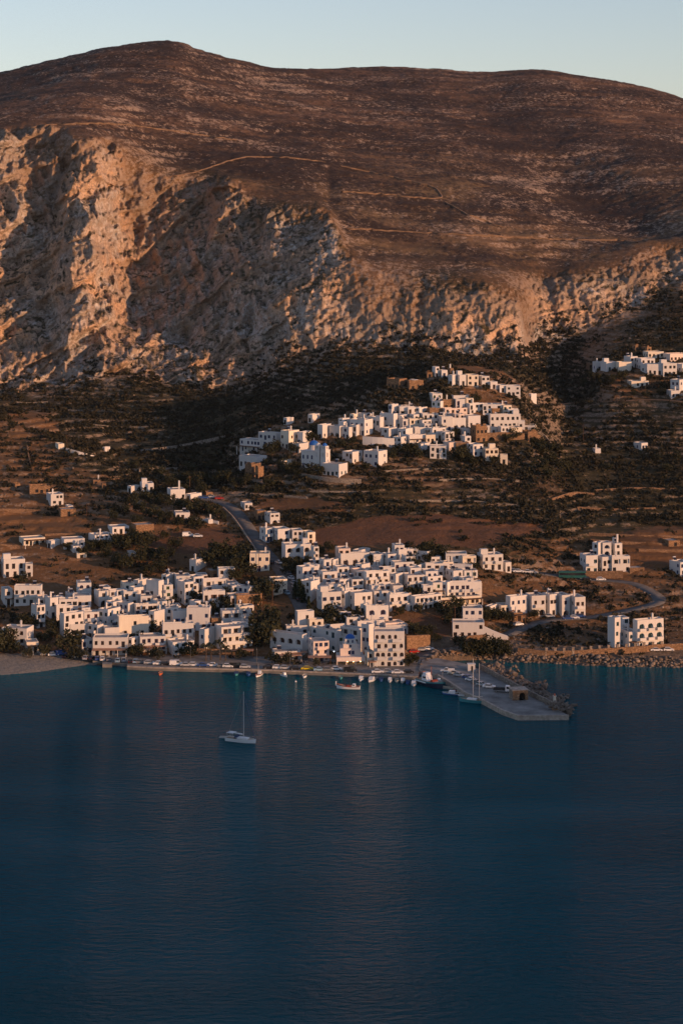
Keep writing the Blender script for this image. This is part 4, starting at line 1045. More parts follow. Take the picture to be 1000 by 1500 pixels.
# domed church of the hill village
def church():
    px, py = 462, 689; p = ground(px, py); S = p.y / F; wm, bm_ = W_['w'], simple('dome_blue', (0.02, 0.12, 0.42), 0.5, 0.15)
    r = thing('church', 'white church with a blue dome and twin bell towers', 'church', p + Vector((0, 6, 0)), math.radians(-33))
    nave_h = 27 * S; L = 30 * S; Dp = 10.0
    m = MB(); ops = [(-L / 2 + L * (i + .5) / 4, z, 0.9, 1.9, True, 0.25) for i in range(4) for z in (1.2, 5.0)]
    facade(m, (0, -Dp / 2, 0), (1, 0, 0), (0, -1, 0), L, -4, nave_h, ops, wm); facade(m, (-L / 2, 0, 0), (0, -1, 0), (-1, 0, 0), Dp, -4, nave_h, [(-2.2, 1.2, 0.9, 1.9, True, .25), (2.2, 1.2, .9, 1.9, True, .25), (0, 5.0, 1.2, 1.6, True, .25)], wm)
    facade(m, (L / 2, 0, 0), (0, 1, 0), (1, 0, 0), Dp, -4, nave_h, [], wm); facade(m, (0, Dp / 2, 0), (-1, 0, 0), (0, 1, 0), L, -4, nave_h, [], wm); m.poly([(-L / 2, -Dp / 2, nave_h), (L / 2, -Dp / 2, nave_h), (L / 2, Dp / 2, nave_h), (-L / 2, Dp / 2, nave_h)], wm)
    link('nave', m.mesh('nave'), r)
    for x, z, w, h, a, d in ops: o = link('window', win_mesh(0.9, 1.9, 'B', True, False), r, (x, -Dp / 2, z)); link('pane', pane_mesh(0.9, 1.9, True), o)
    m = MB(); m.box(-L / 2 - .12, L / 2 + .12, -Dp / 2 - .12, Dp / 2 + .12, nave_h + 0.004, nave_h + 0.35, wm); link('cornice', m.mesh('cornice'), r)
    m = MB(); cx_ = -L * 0.1; m.lathe([(2.1, nave_h + .36), (2.1, nave_h + 2.4), (2.3, nave_h + 2.4), (2.3, nave_h + 2.6)], wm, 12, (cx_, 0)); dr = link('dome_drum', m.mesh('dome_drum'), r)
    m = MB(); m.lathe([(2.25 * math.cos(t), nave_h + 2.61 + 2.1 * math.sin(t)) for t in [i * math.pi / 16 for i in range(9)]], bm_, 16, (cx_, 0)); link('dome', m.mesh('dome'), r)
    m = MB(); m.box(cx_ - .07, cx_ + .07, -.07, .07, nave_h + 4.7, nave_h + 5.9, wm); m.box(cx_ - .4, cx_ + .4, -.06, .06, nave_h + 5.3, nave_h + 5.45, wm); link('cross', m.mesh('cross'), r)
    for k, xx in enumerate((L / 2 - 0.6, L / 2 + 2.9)):
        m = MB(); tw = 2.9; hh = nave_h + 3.0
        for lev, (z0, z1) in enumerate(((-4, nave_h * 0.62), (nave_h * 0.62, nave_h + 0.4), (nave_h + 0.4, hh))):
            w2 = tw - 0.15 * lev
            for (o_, ux, nn) in (((xx, -5.4 - w2 / 2 + 1.5, 0), (1, 0, 0), (0, -1, 0)), ((xx - w2 / 2, -3.9, 0), (0, -1, 0), (-1, 0, 0)), ((xx + w2 / 2, -3.9, 0), (0, 1, 0), (1, 0, 0)), ((xx, -3.9 + w2 / 2, 0), (-1, 0, 0), (0, 1, 0))):
                facade(m, o_, ux, nn, w2, z0, z1, [(0, z0 + (1.2 if lev else 5.6), 1.0, min(1.9, z1 - z0 - 1.5), True, 0.5)] if lev else [], wm)
            m.poly([(xx - w2 / 2, -3.9 - w2 / 2, z1), (xx + w2 / 2, -3.9 - w2 / 2, z1), (xx + w2 / 2, -3.9 + w2 / 2, z1), (xx - w2 / 2, -3.9 + w2 / 2, z1)], wm)
        t_ = link('bell_tower', m.mesh('bell_tower'), r)
        m = MB(); m.lathe([(1.15 * math.cos(t), hh + 0.01 + 1.3 * math.sin(t)) for t in [i * math.pi / 12 for i in range(7)]], bm_ if k else wm, 12, (xx, -3.9)); link('tower_cap', m.mesh('tower_cap'), t_)
church()
# waterfront taverna with a small blue dome
def taverna():
    p = ground(513, 977); p.z = QZ; wm, pm = W_['w'], W_['p']; S = p.y / F; bm_ = MATS['dome_blue']; r = thing('domed_taverna', 'pinkish stepped waterfront taverna with a small blue dome and arcaded porch', 'taverna', p + Vector((0, 4.5, 0)), math.radians(3))
    W1 = 42 * S; h1 = 8.5 * S
    m = MB(); k = 3
    for i in range(k + 1): x = -W1 / 2 + (W1 - .35) * i / k; m.box(x, x + 0.35, -4.5, -4.15, 0, h1 - 0.9, pm)
    link('porch_columns', m.mesh('porch_columns'), r); m = MB(); m.box(-W1 / 2, W1 / 2, -4.5, -0.02, h1 - 0.895, h1 + 0.6, pm); link('porch_parapet', m.mesh('porch_parapet'), r)
    def bx(nm, x0, x1, y0, y1, z0, z1, ops, mt):
        q = MB(); facade(q, ((x0 + x1) / 2, y0, 0), (1, 0, 0), (0, -1, 0), x1 - x0, z0, z1, ops, mt); q.box(x0, x1, y0, y1, z0, z1, mt, 'f'); o = link(nm, q.mesh(nm), r)
        for x, z, w, h, a, d in ops: w_ = link('window', win_mesh(w, h, 'B', a, False), r, ((x0 + x1) / 2 + x, y0, z)); link('pane', pane_mesh(w, h, a), w_)
        return o
    bx('ground_floor', -W1 / 2 + .3, W1 / 2 - .3, 0, 7, -1, h1 + 0.2, [(-3, 0.1, 1.6, 2.1, False, .25), (0, 0.1, 2.0, 2.1, False, .25), (3, 0.1, 1.6, 2.1, False, .25)], wm)
    z2 = h1 + 0.204; W2 = 30 * S; bx('upper_floor', -W2 / 2, W2 / 2, -1.5, 6, z2, z2 + 12 * S, [(-0.4, z2 + .8, 1.0, 1.4, False, .25), (0.9, z2 + .8, 1.0, 1.4, False, .25)], pm)
    z3 = z2 + 12 * S + .004; W3 = 21 * S; bx('attic', -W3 / 2, W3 / 2, -0.9, 5, z3, z3 + 6 * S, [(0, z3 + .4, 0.8, 0.9, True, .25)], pm)
    z4 = z3 + 6 * S + .004; W4 = 16 * S; bx('lantern_room', -W4 / 2, W4 / 2, -0.4, 4, z4, z4 + 7 * S, [(-.8, z4 + .35, .6, 1.1, True, .25), (.8, z4 + .35, .6, 1.1, True, .25)], wm)
    m = MB(); z5 = z4 + 7 * S + .004; m.lathe([(1.75 * math.cos(t), z5 + 1.5 * math.sin(t)) for t in [i * math.pi / 12 for i in range(7)]], bm_, 16, (0, 1.8)); link('dome', m.mesh('dome'), r)
    lm = bpy.data.materials.get('lantern_glow')
    for x in (-1.2, 1.0, 3.6):
        m = MB(); m.lathe([(0, -0.2), (0.2, 0), (0, 0.22)], LAMP, 8); m.tube((0, 0, 0.2), (0, 0, 0.55), 0.02, 0.02, rail_m, 4); tag(link('hanging_lantern', m.mesh('hanging_lantern'), None, r.matrix_basis @ Vector((x, -2.2, h1 - 1.45))), 'small lit lantern hanging in the porch of the domed taverna', 'lantern', 'lit lanterns in the porch of the domed taverna')
def emit(name, col, st):
    s = NT(name); s.out(col); s.b.inputs['Emission Color'].default_value = (*col, 1); s.b.inputs['Emission Strength'].default_value = st; return s.m
LAMP = emit('lantern_glow', (1.0, 0.55, 0.2), 14.0); LAMPW = emit('cool_lamp_glow', (0.8, 0.9, 1.0), 10.0)
taverna()

# ------------------------------------------------------------------ trees and scrub
def leaf_mat(name, a, b):
    s = NT(name); n = s.noise(s.pos(), 0.9, 3); oi = s.add('ShaderNodeObjectInfo').outputs['Random']
    c = s.mix(s.rng(n, 0.3, 0.7), a, b); c = s.mix(s.rng(oi, 0, 1, 0, 0.35), c, tuple(x * 0.55 for x in a)); return s.out(c, 0.8, 0.15)
LF = [leaf_mat('leaf_tamarisk', (0.022, 0.026, 0.012), (0.05, 0.047, 0.022)), leaf_mat('leaf_cypress', (0.016, 0.026, 0.013), (0.03, 0.04, 0.018)), leaf_mat('leaf_olive', (0.035, 0.038, 0.023), (0.055, 0.053, 0.03)), leaf_mat('leaf_bush', (0.02, 0.021, 0.011), (0.045, 0.036, 0.019))]
bark = simple('bark', (0.10, 0.07, 0.05), 0.95, 0.3, 2.0)
def leaves(pts, size, rs, flat=1.0):
    """one small folded leaf-clump quad at each point"""
    n = len(pts); u = rs.normal(size=(n, 3)); u /= np.linalg.norm(u, axis=1)[:, None]; w = rs.normal(size=(n, 3)); w -= (w * u).sum(1)[:, None] * u; w /= np.linalg.norm(w, axis=1)[:, None]
    sz = size * rs.uniform(0.6, 1.3, (n, 1)); u *= sz; w *= sz * 0.7; u[:, 2] *= flat
    V = np.stack([pts - u, pts - w * 0.8, pts + u, pts + w], 1).reshape(-1, 3); q = np.arange(n * 4).reshape(n, 4); return V, q
def crown_pts(kind, rs, n):
    if kind == 'broad':
        k = 13; c = rs.normal(size=(k, 3)); c /= np.linalg.norm(c, axis=1)[:, None]; c *= rs.uniform(0.25, 0.72, (k, 1)); c[:, 2] = c[:, 2] * 0.62 + 0.66; r = rs.uniform(0.2, 0.42, k)
    elif kind == 'cypress':
        k = 14; z = np.linspace(0.12, 0.96, k); c = np.stack([rs.uniform(-.03, .03, k), rs.uniform(-.03, .03, k), z], 1); r = 0.13 * np.sin(np.clip((1.04 - z) * 1.9, 0, 1.57)) + 0.025
    elif kind == 'pine':
        k = 14; a = rs.uniform(0, 6.28, k); q = rs.uniform(0.1, 0.8, k); c = np.stack([np.cos(a) * q, np.sin(a) * q, rs.uniform(0.6, 0.78, k)], 1); r = rs.uniform(0.16, 0.3, k)
    i = rs.integers(0, k, n); d = rs.normal(size=(n, 3)); d /= np.linalg.norm(d, axis=1)[:, None]; d *= rs.uniform(0.55, 1.0, (n, 1)); return c[i] + d * r[i][:, None]
TREE = {}
for kind, n, sz, m_, nv in (('broad', 620, 0.085, 0, 4), ('cypress', 420, 0.055, 1, 2), ('pine', 520, 0.085, 0, 2), ('olive', 460, 0.085, 2, 2)):
    for k in range(nv):
        rs = np.random.default_rng(50 + k * 7 + n); V, q = leaves(crown_pts('broad' if kind == 'olive' else kind, rs, n), sz, rs); me = np_mesh('crown', V, q); me.materials.append(LF[m_])
        m = MB(); top = 0.9 if kind == 'cypress' else 0.62; m.tube((0, 0, -0.12), (0.02, 0.01, top * .5), 0.035, 0.026, bark, 7); m.tube((0.02, 0.01, top * .5), (0, 0, top), 0.026, 0.012, bark, 6)
        if kind != 'cypress':
            for a in range(5): t = a * 1.3 + k; m.tube((0.015, 0.01, 0.30 + a * 0.04), (0.45 * math.cos(t), 0.45 * math.sin(t), 0.66), 0.016, 0.007, bark, 5)
        TREE[kind, k] = (me, m.mesh('trunk'))
# palm: curved trunk and drooping fronds
def palm():
    m = MB(); 
    for k in range(15):
        a = k * 2.4; up = 0.30 - 0.035 * (k % 6); P = [Vector((0, 0, 0.78))]
        for s_ in range(1, 6): t = s_ / 5; P.append(Vector((math.cos(a) * 0.42 * t, math.sin(a) * 0.42 * t, 0.78 + up * math.sin(t * 2.6) - 0.20 * t * t)))
        sd = Vector((-math.sin(a), math.cos(a), 0)); 
        for i in range(5):
            w0, w1 = (0.02, 0.06, 0.07, 0.055, 0.03, 0.004)[i:i + 2]; m.poly([P[i] - sd * w0 - Vector((0, 0, w0 * .5)), P[i], P[i + 1], P[i + 1] - sd * w1 - Vector((0, 0, w1 * .5))], LF[2]); m.poly([P[i], P[i] + sd * w0 - Vector((0, 0, w0 * .5)), P[i + 1] + sd * w1 - Vector((0, 0, w1 * .5)), P[i + 1]], LF[2])
    t = MB(); t.tube((0, 0, -.1), (0.03, 0, .4), 0.04, 0.03, bark, 7); t.tube((0.03, 0, .4), (0, 0, .79), 0.03, 0.028, bark, 7); return m.mesh('crown'), t.mesh('trunk')
TREE['palm', 0] = palm()
RT = random.Random(77)
KN = {'broad': 'bushy_tree', 'cypress': 'cypress_tree', 'pine': 'umbrella_pine', 'olive': 'olive_tree', 'palm': 'palm_tree'}
def tree(px, py, h, kind, label, group, w=1.0, p=None):
    """py is the foot of the trunk, h metres tall"""
    p = p or ground(px, py); k = RT.randrange({'broad': 4, 'cypress': 2, 'pine': 2, 'olive': 2, 'palm': 1}[kind]); cr, tr = TREE[kind, k]
    r = thing(KN[kind], label, 'tree', p, RT.uniform(0, 6.28), group); s_ = h * RT.uniform(0.72, 0.9); r.scale = (s_ * w, s_ * w, s_); link('trunk', tr, r); link('crown', cr, r); return r
# (column, foot row, height m, kind, width) by place
TR = {
 'dark bushy tree rising behind the long hotel balconies': [(380, 948, 11, 'broad', .9), (392, 944, 10, 'broad', .9), (386, 926, 10, 'broad', .9), (376, 935, 9, 'broad', .8), (398, 930, 8, 'broad', .8)],
 'dark bushy tree in the grove beside the climbing road': [(386, 878, 9, 'broad', 1), (396, 872, 8, 'broad', 1), (380, 868, 7, 'broad', 1), (375, 886, 6, 'broad', .9)],
 'dark tree in the copse above the beachside quarter': [(305, 830, 8, 'broad', 1), (318, 822, 8, 'broad', 1), (332, 826, 9, 'broad', 1), (345, 822, 8, 'broad', 1), (352, 834, 8, 'broad', 1), (338, 840, 7, 'broad', 1), (322, 842, 6, 'broad', 1), (362, 846, 6, 'broad', 1), (346, 852, 6, 'broad', .9)],
 'tree on the quay in front of the broad hotel': [(301, 968, 7.5, 'palm', 1.1), (309, 967, 8, 'palm', 1), (322, 967, 8.5, 'palm', 1), (330, 968, 7, 'palm', 1), (352, 966, 5, 'broad', .9), (280, 962, 5.5, 'broad', 1), (268, 962, 4.5, 'broad', 1)],
 'tree beside the awning of the waterfront taverna': [(202, 962, 5, 'broad', 1), (226, 964, 5, 'broad', .9), (232, 966, 4, 'olive', 1), (194, 962, 4, 'broad', 1)],
 'round dark tree by the beach parking': [(97, 958, 8.5, 'broad', 1), (108, 966, 6, 'broad', 1), (117, 966, 6, 'olive', 1), (66, 962, 5.5, 'broad', .9), (42, 964, 4.5, 'olive', 1), (62, 941, 5, 'broad', 1), (76, 938, 4.5, 'broad', 1)],
 'tall dark tree hiding the low white house by the beach': [(4, 950, 10, 'broad', .9), (12, 954, 7, 'broad', 1), (18, 958, 5, 'broad', 1), (-8, 958, 9, 'broad', 1)],
 'leafy tree among the houses of the beachside quarter': [(32, 856, 5, 'broad', 1), (30, 918, 5, 'olive', 1), (40, 920, 6, 'broad', 1), (52, 918, 5, 'broad', 1), (80, 926, 5, 'broad', 1), (224, 908, 5, 'broad', 1), (252, 884, 4, 'broad', 1), (290, 886, 6, 'broad', 1), (306, 896, 5, 'broad', 1), (314, 902, 5, 'broad', 1), (236, 938, 4.5, 'broad', .9), (198, 942, 4.5, 'broad', 1), (362, 908, 4, 'broad', 1), (160, 908, 4, 'broad', 1), (186, 922, 4, 'broad', 1), (332, 892, 6, 'broad', 1), (336, 900, 5, 'broad', 1), (338, 878, 6, 'broad', .8), (225, 926, 4, 'broad', 1), (128, 922, 3.5, 'broad', 1)],
 'dark tree in the garden above the quay houses': [(468, 914, 6, 'broad', 1), (478, 918, 6, 'broad', 1), (490, 912, 7, 'broad', 1), (500, 918, 6, 'broad', 1), (508, 912, 6, 'broad', 1), (520, 912, 6.5, 'broad', 1), (528, 918, 5, 'broad', 1), (460, 908, 5, 'broad', 1), (484, 924, 4.5, 'broad', 1), (514, 922, 4.5, 'broad', 1)],
 'slim cypress at the edge of the upper harbour town': [(438, 880, 11, 'cypress', 1.2), (444, 884, 9, 'cypress', 1.2), (432, 878, 8, 'cypress', 1.2), (452, 896, 8, 'cypress', 1.1)],
 'bushy tree beside the arcaded house on the climbing road': [(428, 836, 7, 'broad', 1), (436, 838, 6, 'broad', 1), (444, 834, 6, 'broad', 1), (422, 842, 5, 'broad', 1), (408, 800, 3.5, 'broad', 1), (436, 800, 3.5, 'broad', 1)],
 'leafy tree among the terraces of the upper harbour town': [(500, 846, 3.5, 'broad', 1), (548, 826, 4, 'broad', 1), (600, 832, 5, 'broad', .9), (608, 838, 7, 'broad', .7), (628, 836, 4, 'broad', 1), (560, 872, 3.5, 'broad', 1), (612, 898, 4, 'broad', 1), (586, 900, 3.5, 'broad', 1), (642, 894, 4.5, 'broad', 1), (530, 850, 3, 'broad', 1), (656, 884, 4, 'broad', 1)],
 'flat topped dark pine between the white houses': [(606, 876, 5, 'pine', 1.3), (624, 876, 5, 'pine', 1.3)],
 'dark tree on the edge above the top row of the harbour town': [(612, 818, 6, 'broad', 1), (622, 812, 6, 'broad', 1), (634, 816, 7, 'broad', 1), (646, 820, 6, 'broad', 1), (690, 826, 6, 'broad', 1), (694, 838, 5, 'broad', 1), (470, 812, 4.5, 'broad', 1), (484, 808, 4, 'broad', 1), (630, 824, 5, 'broad', 1)],
 'dark tree in the garden beside the house with the sloping wall': [(652, 905, 6, 'broad', 1), (664, 908, 8, 'broad', .8), (656, 914, 5, 'broad', 1), (712, 908, 5, 'broad', 1), (720, 906, 5, 'broad', 1), (730, 908, 5, 'broad', 1), (738, 910, 5, 'broad', 1), (708, 912, 4.5, 'broad', 1), (672, 948, 5, 'broad', 1), (680, 953, 4, 'broad', 1), (782, 906, 4, 'broad', 1), (724, 930, 4, 'olive', 1)],
 'broad dark tree in the clump above the inner harbour rocks': [(690, 961, 5.9, 'broad', 1), (700, 963, 6.7, 'broad', 1), (711, 962, 7.4, 'broad', 1), (722, 963, 7.4, 'broad', 1), (733, 963, 6.7, 'broad', 1), (718, 956, 6.7, 'broad', 1), (704, 955, 5.9, 'broad', 1), (741, 962, 5.2, 'broad', 1)],
 'tree beside the balconied hotel on the quay': [(603, 972, 5, 'broad', 1), (597, 976, 3.5, 'broad', 1), (606, 930, 5, 'broad', 1), (616, 934, 5, 'broad', 1), (626, 932, 4.5, 'broad', 1), (638, 940, 4, 'broad', 1)],
 'small tree in front of the arched terraces by the quay': [(398, 972, 4.5, 'broad', 1), (422, 973, 4.5, 'olive', 1), (408, 973, 3.5, 'olive', 1), (462, 976, 3.5, 'olive', 1)],
 'dark tree around the farmhouses on the terraced hillside': [(122, 815, 5, 'broad', 1), (134, 808, 6, 'broad', 1), (146, 806, 6, 'broad', 1), (158, 808, 6, 'broad', 1), (172, 802, 7, 'broad', 1), (182, 806, 7, 'broad', 1), (196, 798, 7, 'broad', 1), (208, 804, 7, 'broad', 1), (220, 800, 6, 'broad', 1), (214, 818, 6, 'broad', 1), (230, 824, 6, 'broad', 1), (244, 822, 7, 'broad', 1), (200, 828, 6, 'broad', 1), (186, 834, 6, 'broad', 1), (236, 838, 6, 'broad', 1), (256, 806, 6, 'broad', 1), (240, 790, 5, 'broad', 1), (170, 828, 5, 'broad', 1), (216, 842, 5, 'broad', 1), (100, 806, 4, 'broad', 1), (152, 820, 5, 'broad', 1)],
 'dark tree in the valley grove beside the climbing road': [(212, 736, 6, 'broad', 1), (226, 742, 6, 'broad', 1), (240, 738, 6, 'broad', 1), (254, 745, 6, 'broad', 1), (268, 748, 6, 'broad', 1), (282, 752, 7, 'broad', 1), (296, 750, 7, 'broad', 1), (310, 756, 6, 'broad', 1), (322, 762, 5, 'broad', 1), (204, 752, 6, 'broad', 1), (222, 760, 6, 'broad', 1), (242, 766, 6, 'broad', 1), (262, 770, 5, 'broad', 1), (286, 772, 5, 'broad', 1), (192, 742, 6, 'broad', 1), (180, 756, 5, 'broad', 1), (166, 762, 5, 'broad', 1), (200, 768, 5, 'broad', 1)],
 'dark tree along the valley below the hill village': [(250, 712, 6, 'broad', 1), (268, 708, 6, 'broad', 1), (286, 712, 7, 'broad', 1), (302, 706, 6, 'broad', 1), (318, 712, 6, 'broad', 1), (334, 706, 7, 'broad', 1), (346, 716, 6, 'broad', 1), (232, 700, 6, 'broad', 1), (214, 696, 6, 'broad', 1), (324, 694, 6, 'broad', 1), (306, 690, 6, 'broad', 1), (280, 694, 6, 'broad', 1), (360, 712, 6, 'broad', 1), (394, 716, 5, 'broad', 1), (378, 722, 5, 'broad', 1), (264, 724, 6, 'broad', 1), (296, 724, 6, 'broad', 1), (196, 688, 5, 'broad', 1)],
 'round tree among the houses of the hill village': [(398, 668, 6, 'broad', 1), (404, 662, 6, 'broad', 1), (430, 664, 5, 'broad', 1), (416, 690, 6, 'broad', 1), (428, 694, 6, 'broad', 1), (438, 700, 5, 'broad', 1), (505, 688, 5, 'broad', 1), (536, 688, 4, 'broad', 1), (456, 648, 6, 'broad', 1), (462, 640, 6, 'broad', 1), (500, 656, 5, 'broad', 1), (516, 652, 5, 'broad', 1), (616, 628, 6, 'broad', 1), (660, 646, 6, 'broad', 1), (668, 640, 5, 'broad', 1), (646, 634, 4, 'broad', 1), (676, 676, 8, 'broad', .9), (668, 674, 6, 'broad', 1), (684, 678, 6, 'broad', 1), (606, 664, 6, 'broad', 1), (596, 668, 6, 'broad', 1), (586, 666, 6, 'broad', 1), (576, 672, 6, 'broad', 1), (612, 672, 5, 'broad', 1), (754, 644, 5, 'broad', .9), (742, 648, 5, 'broad', 1), (722, 680, 5, 'broad', 1), (694, 682, 4, 'broad', 1), (698, 590, 5, 'broad', 1), (712, 572, 4, 'broad', 1), (390, 682, 4, 'broad', 1)],
 'purple leaved dark tree in front of the blue domed church': [(461, 697, 6.5, 'broad', 1.05)],
 'dark tree on the steep slope beside the gorge': [(786, 656, 6, 'broad', 1), (796, 668, 7, 'broad', 1), (806, 680, 6, 'broad', 1), (790, 690, 6, 'broad', 1), (816, 664, 6, 'broad', 1), (826, 690, 6, 'broad', 1), (802, 700, 5, 'broad', 1), (782, 638, 5, 'broad', 1), (884, 566, 6, 'broad', 1), (896, 562, 6, 'broad', 1), (910, 556, 5, 'broad', 1), (870, 560, 6, 'broad', 1), (856, 568, 5, 'broad', 1), (974, 572, 5, 'broad', 1), (968, 580, 5, 'broad', 1), (950, 556, 4, 'broad', 1), (928, 580, 4, 'broad', 1), (946, 582, 4, 'broad', 1), (976, 692, 5, 'broad', 1), (960, 676, 5, 'broad', 1), (988, 676, 5, 'broad', 1), (890, 690, 4, 'broad', 1), (846, 640, 5, 'broad', 1)],
}
NT_ = 0
for lab, L in TR.items():
    kinds = Counter(k for *_, k, w in [(a, b, c, k, w) for a, b, c, k, w in L])
    for px, py, h, kind, w in L:
        l2 = lab
        if kind == 'palm': l2 = 'palm tree on the quay in front of the broad hotel'
        elif kind == 'olive': l2 = lab.replace('round dark tree', 'grey green olive tree').replace('leafy tree', 'grey green olive tree').replace('small tree', 'small olive tree').replace('tree beside', 'olive tree beside') if 'olive' not in lab else lab
        pz = zpt(px, py, QZ) if (py > 957 and 150 < px < 614) else None
        t_ = tree(px, py, h, kind, l2, 'trees: ' + lab.split(' ', 2)[2], w, pz); NT_ += 1
        if len(L) > 4 and kind == 'broad':      # say which house it grows beside
            b_ = min(HOUSES, key=lambda g: (g['o'].location - t_.location).length)
            if (b_['o'].location - t_.location).length < 16 and not any(c_ in lab for c_ in ('grove', 'copse', 'clump', 'valley', 'gorge')):
                t_['group'] = 'trees growing beside the houses'; t_['label'] = ' '.join((f"{'tall' if h > 6.5 else 'low' if h < 4.5 else 'round'} tree beside the " + b_['core']).split()[:16])
# scrub over the foothills, thicker where the land cover says so
rs = np.random.default_rng(11); N0 = 75000
jj = rs.uniform(-60, 1060, N0); ii = rs.integers(60, NR1 + 10, N0); jc = np.clip(np.searchsorted(PX, jj), 0, NC - 1)
hx, hy, hz = X[ii, jc] + rs.uniform(-.4, .4, N0), Y[ii, jc] + rs.uniform(-.4, .4, N0), Z[ii, jc]
dn = dens[ii, jc] * (1 - 0.97 * (fm[ii, jc] > 0.3)) * (D[ii, jc] > KD[3][jc] + 6)
cl = fbm(hx / 16, hy / 16, octv=3, seed=88); ok = (cl * 0.9 + rs.uniform(-0.35, 0.35, N0)) > (0.55 - dn) * 0.9
tw = town[ii, jc] > 0.3; ok &= ~(tw & (rs.uniform(size=N0) < 0.55))
for nm, (w, _) in ROADS.items():
    P = road_paths[nm]
    for q in P: ok &= ((hx - q[0]) ** 2 + (hy - q[1]) ** 2) > (w / 2 + 1.2) ** 2
for h in HOUSES: c = h['o'].location; ok &= ~((np.abs(hx - c.x) < h['W'] / 2 + 0.6) & (hy > c.y - 4.5) & (hy < c.y + 4.5))
ok &= ~((jj > 590) & (jj < 642) & (PYG[ii, jc] > 950))
idx = np.where(ok)[0][:19000]
bp = []
for k in range(8):
    r_ = np.random.default_rng(k); c = r_.normal(size=(14, 3)) * np.array([0.42, 0.42, 0.25]) + np.array([0, 0, 0.34]); V, q = leaves(c, 0.42, r_); bp.append((V, np.concatenate([q[:, :3], q[:, [0, 2, 3]]])))
pl = [((hx[i], hy[i], hz[i] - 0.1), float(0.55 + 1.5 * rs.random() ** 2.2 + 0.5 * dens[ii[i], jc[i]]), int(k), float(rs.uniform(0, 6.28))) for k, i in enumerate(idx)]
me = merged('scrub', bp, pl); me.materials.append(LF[3]); tag(link('scrub', me), 'low dark scrub covering the hillsides', 'scrub', kind='stuff')

# ------------------------------------------------------------------ vehicles
PAINT = {n: glossy('car_paint_' + n, c, 0.25, 0.5) for n, c in dict(white=(0.75, 0.75, 0.74), silver=(0.42, 0.43, 0.44), grey=(0.17, 0.18, 0.19), black=(0.02, 0.02, 0.023), red=(0.36, 0.025, 0.02), blue=(0.03, 0.08, 0.25), yellow=(0.65, 0.48, 0.03), teal=(0.02, 0.10, 0.09), lightblue=(0.25, 0.40, 0.52), cream=(0.6, 0.55, 0.43)).items()}
tyre_m = simple('tyre_rubber', (0.02, 0.02, 0.02), 0.9, 0.1); lampw = glossy('headlight_glass', (0.6, 0.6, 0.58), 0.1); lampr = glossy('taillight_glass', (0.35, 0.01, 0.01), 0.2)
def side_body(m, prof, w, mat, inset=0.0):
    """car shell from a side profile, the roof narrower than the sills"""
    zt = max(z for _, z in prof); pts = []
    for s_ in (-1, 1): pts.append([(x, s_ * (w / 2 - inset * max(0, (z - 0.85)) / max(zt - 0.85, .1)), z) for x, z in prof])
    n = len(prof); m.poly(pts[0], mat); m.poly(pts[1][::-1], mat)
    for i in range(n): j = (i + 1) % n; m.poly([pts[0][i], pts[1][i], pts[1][j], pts[0][j]], mat)
def wheel_mesh(r=0.31):
    m = MB(); m.tube((0, -0.1, 0), (0, 0.1, 0), r, r, tyre_m, 12); m.tube((0, -0.108, 0), (0, 0.108, 0), r * .6, r * .6, metal_m, 10); return m.mesh('wheel')
WH = wheel_mesh(); WHB = wheel_mesh(0.46)
